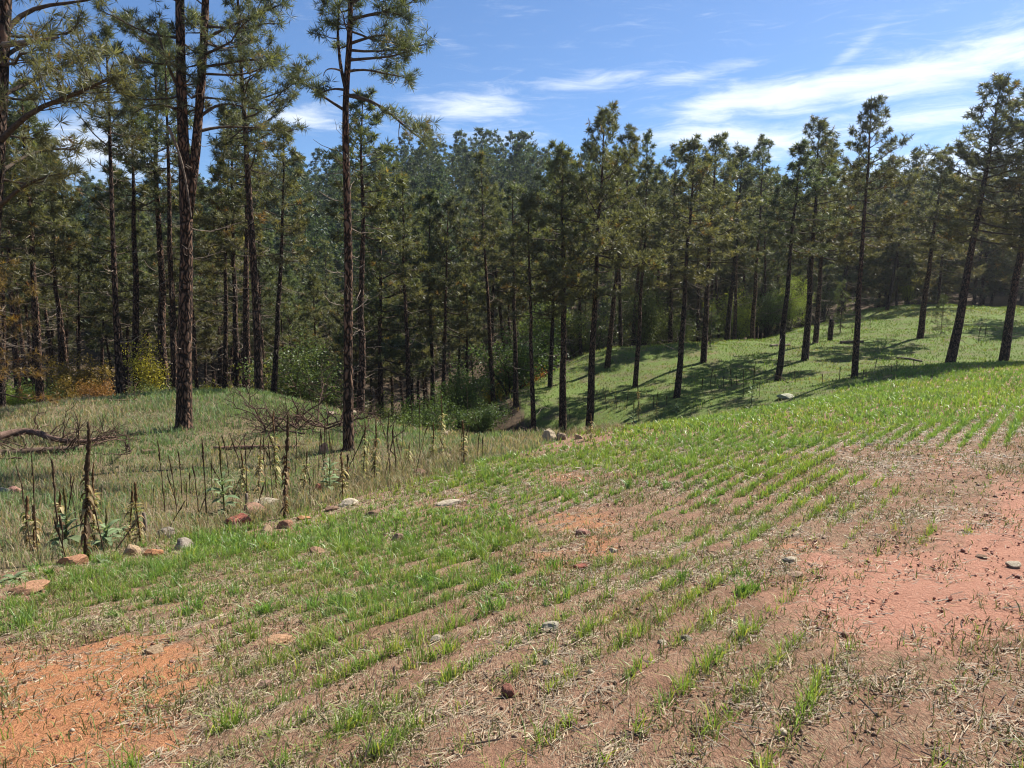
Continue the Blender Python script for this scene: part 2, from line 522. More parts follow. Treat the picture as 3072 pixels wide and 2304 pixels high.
KNOLL = [(-60, 2), (-30, 6), (-10, 4), (-4, 7), (-2.2, 11.5), (-.3, 14.5), (1.2, 16.5), (1.0, 19.0), (-1.3, 20.3), (-2.4, 22), (-3.6, 23.6),
         (-5.2, 25.6), (-8.5, 27), (-11, 26.5), (-14, 25), (-18, 23.5), (-30, 24), (-60, 30)]
SLOPE = [(0.6, 31.5), (-.2, 35), (.6, 39), (3.0, 43), (6, 46.5), (10, 49.5), (16, 53), (22, 57), (27, 61), (36, 64), (50, 66), (70, 50), (60, 36), (35, 33),
         (21, 31), (12, 26.6), (6.8, 21.6), (3.6, 18.4), (2.8, 24)]


def height(x, y):
    x = np.asarray(x, float); y = np.asarray(y, float)
    z = base_h(x, y)
    far = sstep(np.hypot(x, y), 15, 60)
    mead = sstep(y-crest_y(x), .5, 4)*(1-far)
    z = z + mead*((fbm(x, y, 1.7, 33)-.5)*.22+(fbm(x, y, .6, 35)-.5)*.06)
    z = z + (fbm(x, y, 2.6, 3)-.5)*.12*(1+3*far) + (fbm(x, y, 11, 9)-.5)*1.2*far*sstep(np.hypot(x, y), 50, 90)
    return z


def height1(x, y):
    return float(height(np.array([x]), np.array([y]))[0])


def height_many(x, y):
    x = np.asarray(x, float); y = np.asarray(y, float)
    return height(x, y)


def project(x, y, z):
    dz = z-EYE
    fwd = y*math.cos(PITCH)-dz*math.sin(PITCH)
    upc = y*math.sin(PITCH)+dz*math.cos(PITCH)
    ok = fwd > .3
    f = np.where(ok, fwd, 1.0)
    return np.where(ok, UW/2+FPX*x/f, -9999), np.where(ok, VH/2-FPX*upc/f, 9999)


def ground_at(u, v, far=170.0):
    """where the sight line of a pixel first meets the ground"""
    d = px_dir(u, v)
    Y = np.concatenate([np.arange(1.5, 40, .04), np.arange(40, far, .15)])
    k = Y/d[1]
    x = d[0]*k; z = EYE+d[2]*k
    h = height(x, Y)
    i = np.argmax(z <= h)
    if not (z[i] <= h[i]):
        i = len(Y)-1
    return np.array([x[i], Y[i], h[i]])


def blobs(u, v, L):
    r = np.zeros(np.shape(u))
    for (a, b, sx, sy, w) in L:
        r = np.maximum(r, w*np.exp(-(((u-a)/sx)**2+((v-b)/sy)**2)**1.3))
    return r


ORANGE = [(120, 2130, 480, 200, 1.1), (400, 2010, 260, 110, 1), (60, 2290, 300, 80, .9), (450, 1930, 100, 40, .6), (520, 2240, 120, 80, .6), (1750, 1570, 170, 55, .6), (1650, 1690, 130, 60, .5),
          (1800, 1640, 90, 60, .6), (1700, 1430, 150, 22, .5), (2400, 1640, 120, 30, .6), (1880, 1430, 60, 20, .5), (180, 1510, 60, 16, .9), (45, 1572, 50, 14, .9), (2740, 1800, 90, 60, .75), (2680, 1880, 60, 40, .6)]
PINK = [(2740, 1800, 400, 180, 1.1), (3030, 1720, 260, 210, 1.1), (3060, 1530, 120, 120, .8), (2480, 1690, 110, 35, .8), (2420, 1640, 100, 24, .6), (2850, 1860, 300, 60, .6),
        (2840, 1390, 110, 60, .55), (1500, 1830, 80, 40, .4), (3000, 1500, 90, 40, .4)]


def zones(x, y, z):
    u, v = project(x, y, z)
    jx = x+1.2*(fbm(x, y, 2.2, 21)-.5); jy = y+1.6*(fbm(x, y, 2.2, 22)-.5)
    fld = sstep(field_side(x, y), -.25, .35)
    kn = inpoly(jx, jy, KNOLL); sl = inpoly(jx, jy, SLOPE)
    near = (y < 14) & (~kn)
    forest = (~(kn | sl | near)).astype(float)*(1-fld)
    org = blobs(u, v, ORANGE); pnk = blobs(u, v, PINK)
    dry = np.where(kn, sstep(fbm(x, y, 3.0, 41), .45, .62), sstep(fbm(x, y, 3.0, 41), .62, .8))
    return fld, forest, org, pnk, dry, sl.astype(float)


def build_ground():
    s = np.linspace(-6.15, 6.15, 300)
    xs = 1.5*np.sinh(s)
    s = np.linspace(-4.9, 6.75, 320)
    ys = 5.0+1.5*np.sinh(s)
    X, Y = np.meshgrid(xs, ys)
    Z = height(X, Y)
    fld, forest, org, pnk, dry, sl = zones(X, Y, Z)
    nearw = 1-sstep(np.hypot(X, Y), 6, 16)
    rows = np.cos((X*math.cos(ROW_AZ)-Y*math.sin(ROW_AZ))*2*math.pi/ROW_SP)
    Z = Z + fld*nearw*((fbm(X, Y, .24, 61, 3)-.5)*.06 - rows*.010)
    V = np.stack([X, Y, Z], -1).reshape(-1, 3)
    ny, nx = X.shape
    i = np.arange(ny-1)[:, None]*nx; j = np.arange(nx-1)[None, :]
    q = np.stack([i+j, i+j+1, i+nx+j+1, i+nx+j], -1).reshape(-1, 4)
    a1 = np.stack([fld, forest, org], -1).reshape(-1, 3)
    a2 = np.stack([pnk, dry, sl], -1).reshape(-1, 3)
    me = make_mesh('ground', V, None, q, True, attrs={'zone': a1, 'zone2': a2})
    o = obj('ground', me, M['ground'])
    tag(o, kind='structure')


ROW_AZ = math.radians(35.5)
ROW_SP = 0.25
build_ground()

# ------------------------------------------------------------------ pines
def unit(v):
    v = np.asarray(v, float)
    return v/(np.linalg.norm(v, axis=-1, keepdims=True)+1e-9)


def needle_mesh(mb, pos, dirs, size, n, width, rng, base=(0.062, 0.085, 0.034), spread=.75, brown=.035):
    pos = np.asarray(pos, float); dirs = unit(dirs); T = len(pos)
    size = np.asarray(size, float)
    d = dirs[:, None, :]*.5 + rng.normal(0, spread, (T, n, 3)); d = unit(d)
    ln = size[:, None]*rng.uniform(.65, 1.1, (T, n))
    perp = unit(np.cross(d, rng.normal(0, 1, (T, n, 3))))
    w = width*rng.uniform(.7, 1.25, (T, n))[..., None]
    o = pos[:, None, :]-dirs[:, None, :]*(size*.15)[:, None, None]*rng.uniform(0, 1, (T, n))[..., None]
    mid = o+d*(ln*.35)[..., None]
    V = np.stack([o, mid+perp*w*.5, o+d*ln[..., None], mid-perp*w*.5], 2).reshape(-1, 3)
    q = np.arange(T*n*4).reshape(-1, 4)
    k = rng.uniform(.6, 1.35, (T, 1))*rng.uniform(.85, 1.15, (T, n))
    c = np.asarray(base)[None, None, :]*k[..., None]
    yel = rng.uniform(0, 1, (T, 1))
    c = np.where((yel < brown)[..., None], c*np.array([1.7, 1.05, .75]), c)
    c = np.where((yel > .8)[..., None], c*np.array([1.25, 1.15, .8]), c)
    zt = (pos[:, 2]-pos[:, 2].min())/(np.ptp(pos[:, 2])+1e-6)
    old = np.clip(1-zt*1.6, 0, 1)*rng.uniform(.4, 1, T)          # older, browner needles low in the crown
    c = c*(1+old[:, None, None]*np.array([.17, -.03, .06]))
    c = np.repeat(c.reshape(-1, 3), 4, 0)
    mb.add(V, None, q, c)


def bez(p0, d0, L, droop, up, rng, n=6, wig=.05):
    """branch path: leaves along d0, sags, then lifts at the tip"""
    t = np.linspace(0, 1, n)[:, None]
    p = p0 + d0[None, :]*L*t
    p[:, 2] += L*(-droop*np.sin(t[:, 0]*math.pi*.8)*.6 + up*t[:, 0]**2.2)
    w = rng.normal(0, wig*L, (n, 3))*t*(1-.2*t); w[0] = 0
    return p+w


def at_frac(path, f):
    x = f*(len(path)-1); i = int(min(max(math.floor(x), 0), len(path)-2)); k = x-i
    return path[i]*(1-k)+path[i+1]*k, path[i+1]-path[i]


def foliate(path, L, rng, wood, tufts, den=1.0, r0=.02, start=.3, tsize=.19, sides=3, sub=1.0):
    """twigs and needle tufts on one limb"""
    nsub = max(2, int(L*4.6*den*sub))
    for k in range(nsub):
        f = start+(1-start)*(k+rng.uniform(.1, .9))/nsub
        p, td = at_frac(path, f)
        td = unit(td)
        side = unit(np.cross(td, [0, 0, 1.0]))*(1 if k % 2 else -1)
        sl = L*rng.uniform(.16, .36)*(1.15-f*.55)+.12
        d = unit(td*rng.uniform(.35, .9)+side*rng.uniform(.5, 1.0)+np.array([0, 0, rng.uniform(-.15, .45)]))
        sp = bez(p, d, sl, rng.uniform(-.1, .15), rng.uniform(.05, .35), rng, 4, .06)
        if wood is not None:
            wood.tube(sp, np.linspace(r0*.45*(1.1-f*.6), r0*.16, 4), sides, cap=False)
        m = max(2, int(sl/.23*den))
        for j in range(m):
            ff = .3+.7*(j+rng.uniform(.3, 1))/m
            q, qd = at_frac(sp, min(ff, 1))
            off = rng.normal(0, .05+.02*(m > 3), 3)
            tufts.append((q+off, unit(unit(qd)+rng.normal(0, .55, 3)+np.array([0, 0, .25])), tsize*rng.uniform(.6, 1.3)))
    q, qd = path[-1], path[-1]-path[-2]
    for j in range(3):
        tufts.append((q+rng.normal(0, .04, 3), unit(unit(qd)+rng.normal(0, .3, 3)), tsize*rng.uniform(.9, 1.25)))


def crown_on_stem(stem, rad, t0, spread, nb, rng, limbs, tufts, den=1., tsize=.19, az_bias=None, bias=0., wood_per_limb=True, top=True, lo=-12, sub=1.0, skip=.0):
    """whorled limbs on the upper part of a stem path"""
    n = len(stem)
    az = rng.uniform(0, 6.28)
    for k in range(nb):
        t = (k+rng.uniform(0, .8))/nb
        f = t0+(1-t0)*t*.97
        p, td = at_frac(stem, f)
        x = f*(n-1); i = int(min(x, n-2)); r = rad[i]*(1-(x-i))+rad[i+1]*(x-i)
        az += 2.4+rng.uniform(-.5, .5)
        prof = (.55+.45*math.sin(math.pi*min(1, t*.9+.22)))*(1-t)**.36+.12
        L = spread*prof*rng.uniform(.55, 1.15)
        if az_bias is not None:
            L *= 1+bias*math.cos(az-az_bias)
        if rng.uniform() < skip: continue
        if L < .4: L = rng.uniform(.35, .5)
        el = math.radians(lo+(62-lo)*t**1.3+rng.uniform(-12, 12))
        d = np.array([math.cos(az)*math.cos(el), math.sin(az)*math.cos(el), math.sin(el)])
        path = bez(p, d, L, rng.uniform(.02, .22)*(1-t), rng.uniform(.08, .32), rng, 6, .035)
        rb = min(r*.55, .012+.013*L)
        wood = MB() if wood_per_limb else limbs
        wood.tube(path, np.linspace(rb, rb*.25, 6), 5, cap=False)
        foliate(path, L, rng, wood, tufts, den, rb, .28, tsize, sub=sub)
        if wood_per_limb: limbs.append(wood)
    if top:
        q, qd = stem[-1], stem[-1]-stem[-2]
        for j in range(8):
            tufts.append((q+rng.normal(0, .07, 3)-unit(qd)*rng.uniform(0, .3), unit(unit(qd)+rng.normal(0, .4, 3)), tsize*1.1))


def dead_twigs(stem, rad, f0, f1, n, rng, mb, lmax=1.2):
    for k in range(n):
        f = rng.uniform(f0, f1)
        p, td = at_frac(stem, f)
        az = rng.uniform(0, 6.28); el = math.radians(rng.uniform(-25, 30))
        d = np.array([math.cos(az)*math.cos(el), math.sin(az)*math.cos(el), math.sin(el)])
        L = rng.uniform(.15, lmax)*rng.uniform(.4, 1)
        path = bez(p, d, L, rng.uniform(-.1, .35), rng.uniform(-.1, .3), rng, 5, .06)
        r = .006+.008*L
        g = rng.uniform(.5, 1.6)
        mb.tube(path, np.linspace(r, r*.35, 5), 4, (g, g*.97, g*.92), cap=False)
        for j in range(rng.integers(0, 4)):
            q, qd = at_frac(path, rng.uniform(.35, .95))
            d2 = unit(unit(qd)+rng.normal(0, .6, 3))
            mb.tube(bez(q, d2, L*rng.uniform(.15, .4), 0, .1, rng, 3, .05), [r*.5, r*.35, r*.2], 3, (g, g*.97, g*.92), cap=False)


def stem_path(H, rng, n=14, wob=.012):
    t = np.linspace(0, 1, n)
    x = np.cumsum(rng.normal(0, wob*H/n*2.2, n)); y = np.cumsum(rng.normal(0, wob*H/n*2.2, n))
    x -= x[0]+t*(x[-1]-x[0])*.7; y -= y[0]+t*(y[-1]-y[0])*.7
    return np.stack([x, y, t*H], -1)


def stem_radii(n, r0, rt=.012, flare=.35):
    t = np.linspace(0, 1, n)
    r = rt+(r0-rt)*(1-t)**.85
    r[0] *= 1+flare
    if n > 8: r[1] *= 1+flare*.15
    return r


def trunk_tube(mb, path, radii, sides, rng):
    # denser rings near the root so that the flare reads
    P_ = np.asarray(path); base = P_[0].copy(); d = P_[1]-P_[0]
    ext = np.concatenate([[base-d*.06-np.array([0, 0, .12]), base, base+d*.05, base+d*.14], P_[1:]])
    r = np.concatenate([[radii[0]*1.25, radii[0]*1.02, radii[0]*.86, radii[0]*.78], radii[1:]])
    mb.tube(ext, r, sides, rough=.05, rng=rng)


PINES = {}


def make_variant(key, seed, H, r0, t0, spread, nb, n_need, width, den, tsize, deadn, sides=9, base=(0.062, 0.085, 0.034), sub=1.0, lo=-12, dead0=.1):
    rng = np.random.default_rng(seed)
    st = stem_path(H, rng); rad = stem_radii(len(st), r0)
    tr = MB(); trunk_tube(tr, st, rad, sides, rng)
    br = MB(); tufts = []
    crown_on_stem(st, rad, t0, spread, nb, rng, br, tufts, den, tsize, wood_per_limb=False, sub=sub, lo=lo,
                  az_bias=rng.uniform(0, 6.28), bias=.25, skip=.08)
    dm = MB()
    if deadn:
        dead_twigs(st, rad, dead0, min(t0+.12, .9), deadn, rng, dm, 1.5)
    cr = MB()
    needle_mesh(cr, [t[0] for t in tufts], [t[1] for t in tufts], [t[2] for t in tufts], n_need, width, rng, base)
    me = {'trunk': tr.mesh('trunk', True), 'branches': br.mesh('branches', True), 'crown': cr.mesh('crown')}
    if deadn: me['dead_twigs'] = dm.mesh('dead_twigs')
    me['trunk'].materials.append(M['bark']); me['branches'].materials.append(M['twig'])
    me['crown'].materials.append(M['needle'])
    if deadn: me['dead_twigs'].materials.append(M['dead'])
    PINES[key] = (me, H)
    return len(tufts)


GREENS = [(0.098, 0.116, 0.062), (0.088, 0.114, 0.066), (0.104, 0.114, 0.060), (0.098, 0.108, 0.062)]
# tall clean-trunked pines of the middle distance
for i, (H, r0, t0, sp, nb) in enumerate([(14.5, .185, .50, 2.3, 46), (14.0, .16, .56, 2.0, 42), (15.5, .21, .44, 2.9, 54), (13.5, .15, .44, 2.1, 46),
                                        (15.0, .175, .58, 2.3, 40), (12.5, .15, .38, 2.3, 46), (16.0, .2, .48, 2.7, 52)]):
    make_variant('mid%d' % i, 100+i, H, r0, t0, sp, nb, 21, .036, 1.1, .29, 44, base=GREENS[i % 4])
# slim pines with a small high crown
for i, (H, r0, t0, sp, nb) in enumerate([(14.0, .15, .60, 1.35, 36), (14.5, .17, .66, 1.2, 32), (13.0, .13, .55, 1.45, 38)]):
    make_variant('thin%d' % i, 150+i, H, r0, t0, sp, nb, 20, .032, 1.1, .27, 60, base=GREENS[i % 4])
# bushier, closer-branched pines for the stand and the hillside
for i, (H, r0, t0, sp, nb) in enumerate([(13.0, .15, .20, 3.2, 60), (11.5, .14, .14, 3.0, 60), (14.0, .16, .26, 3.4, 62), (12.0, .13, .10, 2.8, 60)]):
    make_variant('bush%d' % i, 200+i, H, r0, t0, sp, nb, 14, .055, 1.0, .36, 18, 7, base=GREENS[(i+1) % 4], sub=.8)
for i, (H, r0, t0, sp, nb) in enumerate([(13.0, .15, .16, 3.4, 52), (12.0, .15, .10, 3.2, 50), (14.0, .16, .2, 3.5, 54)]):
    make_variant('far%d' % i, 300+i, H, r0, t0, sp, nb, 9, .12, .7, .48, 0, 5, base=(0.060, 0.088, 0.048), sub=.6)
make_variant('sap0', 400, 2.6, .03, .1, .8, 30, 14, .016, 1.2, .2, 3, 6)
make_variant('sap1', 401, 4.2, .045, .1, 1.1, 34, 12, .02, 1.1, .2, 4, 6)


def place_pine(key, loc, top, spin, label, group=None, name='pine_tree', girth=1.0):
    me, H = PINES[key]
    loc = np.asarray(loc, float); top = np.asarray(top, float)
    d = top-loc; L = float(np.linalg.norm(d)); s = L/H
    root = obj(name, None, loc=loc)
    q = Vector((0, 0, 1)).rotation_difference(Vector(d/L)).to_matrix() @ Matrix.Rotation(spin, 3, 'Z')
    root.rotation_euler = q.to_euler()
    root.scale = (s*girth, s*girth, s)
    root.empty_display_size = .3
    tag(root, label, 'tree', group)
    tk = obj('trunk', me['trunk'], None, root)
    obj('crown', me['crown'], None, root)
    for k in ('branches', 'dead_twigs'):
        if k in me: obj(k, me[k], None, tk)['kind'] = 'stuff'
    return root


def smooth_path(pts, n):
    P_ = np.asarray(pts, float)
    seg = np.concatenate([[0], np.cumsum(np.linalg.norm(np.diff(P_, axis=0), axis=1))])
    t = np.linspace(0, seg[-1], n)
    Q = np.stack([np.interp(t, seg, P_[:, k]) for k in range(3)], -1)
    for _ in range(2):
        Q[1:-1] = .25*Q[:-2]+.5*Q[1:-1]+.25*Q[2:]
    return Q


def hero_pine(label, base_u, Y, stems, limbs=(), deads=(), seed=0, n_need=28, width=.0135, den=1.25, tsize=.215, deadn=30, green=GREENS[0], name='pine_tree', trunk_sides=14):
    """one near pine traced as stems and boughs that each have their own depth; stems: (pts, r0, r1, t0, spread, limbs, bias_az)"""
    rng = np.random.default_rng(seed)
    x0 = P(base_u, 1200, Y)[0]
    base = np.array([x0, Y, height1(x0, Y)])
    root = obj(name, None, loc=base)
    tag(root, label, 'tree')
    tufts = []; limbmb = []; tr = None
    dm = MB()
    for k, (pts, r0, r1, t0, spread, nb, baz) in enumerate(stems):
        W = [P(u, v, Y+dy)-base for (u, v, dy) in pts]
        if k == 0: W[0] = np.zeros(3)
        path = smooth_path(W, 22 if k == 0 else 14)
        n = len(path)
        rad = stem_radii(n, r0, r1, .4 if k == 0 else 0)
        tr = MB()
        if k == 0: trunk_tube(tr, path, rad, trunk_sides, rng)
        else: tr.tube(path, rad, trunk_sides-3, rough=.05, rng=rng)
        to = obj('trunk' if k == 0 else 'forked_stem', tr.mesh('trunk', True), M['bark'], root)
        if k == 0: trunk_o = to
        if nb:
            crown_on_stem(path, rad, t0, spread, nb, rng, limbmb, tufts, den, tsize, az_bias=baz, bias=.45 if baz is not None else 0, lo=-8)
        if k == 0: dead_twigs(path, rad, .12, max(t0, .5), deadn, rng, dm, 1.1)
    for (pts, r, leafy) in limbs:
        path = smooth_path([P(u, v, Y+dy)-base for (u, v, dy) in pts], 8)
        L = float(np.linalg.norm(np.diff(path, axis=0), axis=1).sum())
        mb = MB(); mb.tube(path, np.linspace(r, r*.3, 8), 7, cap=False)
        if leafy: foliate(path, L, rng, mb, tufts, den*leafy, r*.6, .35, tsize)
        limbmb.append(mb)
    for (pts, r) in deads:
        path = smooth_path([P(u, v, Y+dy)-base for (u, v, dy) in pts], 8)
        dm.tube(path, np.linspace(r, r*.35, 8), 6, (.8, .75, .7), cap=False)
    for mb in limbmb:
        obj('limb', mb.mesh('limb', True), M['twig'], root)
    cr = MB()
    needle_mesh(cr, [t[0] for t in tufts], [t[1] for t in tufts], [t[2] for t in tufts], n_need, width, rng, green)
    obj('crown', cr.mesh('crown'), M['needle'], root)
    if dm.n: obj('dead_twigs', dm.mesh('dead_twigs'), M['dead'], trunk_o)['kind'] = 'stuff'
    return root


# --- the near pines
hero_pine('big pine cut off by the picture edge, heavy boughs reaching in over the log', -75, 13.0,
          [([(-75, 1350, 0), (-45, 900, 0), (-12, 450, 0), (12, 0, 0), (28, -300, .2), (36, -800, .3)], .2, .05, .40, 1.15, 34, None)],
          limbs=[([(-5, 430, 0), (90, 325, -.3), (200, 296, -.6), (275, 262, -.9), (335, 232, -1.1)], .055, 1.4),
                 ([(-8, 625, 0), (60, 562, -.3), (100, 540, -.5), (180, 520, -.8)], .04, 1.0),
                 ([(8, 110, 0), (55, 40, .3), (140, 8, .5), (220, 14, .6), (300, -8, .8)], .05, .5),
                 ([(0, 290, 0), (80, 250, .6), (180, 200, 1.0), (270, 170, 1.3)], .04, 1.2),
                 ([(0, 180, 0), (70, 130, .5), (150, 110, .8), (230, 90, 1.2)], .04, .9),
                 ([(-5, 520, 0), (70, 470, .6), (150, 440, 1.0), (230, 450, 1.3)], .035, 1.1)],
          deads=[([(10, 135, -.2), (100, 124, -.6), (175, 112, -.9)], .05)], seed=1, green=GREENS[2])
hero_pine('slim pine on the knoll with a small high crown and curved bare lower limbs', 361, 24.0,
          [([(361, 1198, 0), (350, 1000, 0), (341, 768, 0), (330, 440, 0), (325, 250, 0), (316, 92, 0)], .105, .02, .70, 1.05, 30, None)],
          limbs=[([(321, 435, 0), (278, 403, -.1), (246, 352, -.2), (198, 305, -.3)], .022, .25), ([(326, 380, 0), (360, 340, .2), (380, 320, .3)], .02, 1.0),
                 ([(328, 460, 0), (300, 450, .2), (284, 445, .4)], .015, 1.0), ([(330, 465, 0), (372, 462, 0), (400, 470, -.3)], .015, .6)],
          deads=[([(323, 512, 0), (300, 492, 0), (277, 474, 0)], .02), ([(302, 494, 0), (301, 480, .05), (300, 475, .1)], .012)], seed=2, n_need=26, width=.017, deadn=34)
hero_pine('large pine on the knoll whose trunk forks high up into two parallel stems', 548, 18.0,
          [([(548, 1291, 0), (553, 1100, 0), (560, 768, 0), (560, 620, 0), (547, 400, 0), (541, 150, 0), (538, -100, 0), (541, -500, 0), (545, -800, 0)], .175, .04, .48, 1.45, 34, 2.8),
           ([(562, 655, 0), (578, 560, .1), (592, 400, .15), (608, 200, .2), (617, 0, .2), (625, -300, .3), (632, -750, .3)], .115, .03, .24, 1.45, 36, .3)],
          limbs=[([(535, 262, 0), (505, 205, -.3), (486, 139, -.4), (463, 60, -.5)], .04, 1.2), ([(600, 350, .2), (657, 305, 0), (722, 318, -.2), (780, 330, -.3)], .04, 1.0),
                 ([(604, 392, .2), (648, 380, .4), (722, 380, .7), (790, 384, 1.0)], .04, .9), ([(540, 180, 0), (470, 140, .3), (420, 120, .5), (370, 60, .7)], .035, 1.2),
                 ([(612, 120, .2), (680, 80, .5), (760, 50, .8), (850, 10, 1.0)], .04, 1.3), ([(612, 200, .2), (690, 190, .0), (760, 170, -.2), (820, 200, -.4)], .035, 1.2),
                 ([(540, 330, 0), (480, 310, 0), (430, 320, .2), (400, 340, .3)], .03, .9)],
          deads=[([(505, 380, -.3), (530, 430, -.3), (555, 520, -.2), (574, 650, -.17)], .035)], seed=3, green=GREENS[1], deadn=36)
hero_pine('tall long-trunked pine at the back edge of the knoll beside the forked one', 779, 24.5,
          [([(779, 1190, 0), (768, 900, 0), (759, 768, 0), (745, 555, 0), (732, 330, 0), (722, 200, 0), (715, 60, 0), (712, -60, 0)], .14, .03, .54, 1.5, 40, .3)],
          limbs=[([(738, 400, 0), (790, 370, .2), (850, 330, .4), (880, 290, .5)], .03, 1.1), ([(735, 380, 0), (690, 420, 0), (650, 440, 0)], .03, 1.0),
                 ([(728, 260, 0), (790, 200, .2), (840, 170, .4)], .03, 1.2)], seed=4, n_need=26, width=.0171, deadn=40)
hero_pine('pine with a crooked forked top and one long sagging bough, trunk rising behind the mulleins', 1042, 16.5,
          [([(1042, 1340, 0), (1044, 1100, 0), (1046, 768, 0), (1039, 500, 0), (1033, 324, 0), (1036, 245, 0), (1050, 170, 0), (1053, 60, 0), (1050, -150, 0), (1052, -520, 0)], .112, .025, .66, 1.35, 34, -.2),
           ([(1035, 260, 0), (1020, 190, .1), (1012, 100, .15), (1018, 20, .2), (1022, -60, .2)], .04, .01, .45, .45, 8, 3.1)],
          limbs=[([(1040, 285, 0), (1090, 290, -.2), (1150, 320, -.4), (1205, 368, -.5), (1245, 412, -.6), (1278, 425, -.7)], .045, 1.15),
                 ([(1033, 330, 0), (985, 300, .2), (930, 262, .3), (892, 238, .4)], .035, 1.5), ([(1035, 270, 0), (1000, 265, -.2), (960, 280, -.3)], .03, 1.4),
                 ([(1052, 130, 0), (1110, 110, .2), (1170, 100, .4), (1220, 130, .6)], .035, 1.5), ([(1048, 180, 0), (1110, 175, -.2), (1180, 170, -.4), (1235, 150, -.5)], .035, 1.5),
                 ([(1052, 60, 0), (1120, 40, -.2), (1180, 30, -.4), (1225, 60, -.5)], .035, 1.5), ([(1050, 10, 0), (1110, -20, .3), (1200, -10, .6)], .035, 1.4),
                 ([(1042, 215, 0), (1090, 205, .3), (1150, 220, .6), (1230, 235, .9)], .03, 1.5)],
          deads=[([(1022, 212, 0), (1000, 204, -.1), (975, 208, -.2), (970, 228, -.2)], .022), ([(1200, 368, -.5), (1195, 400, -.5), (1200, 440, -.5)], .012)], seed=5, green=GREENS[1], deadn=44)

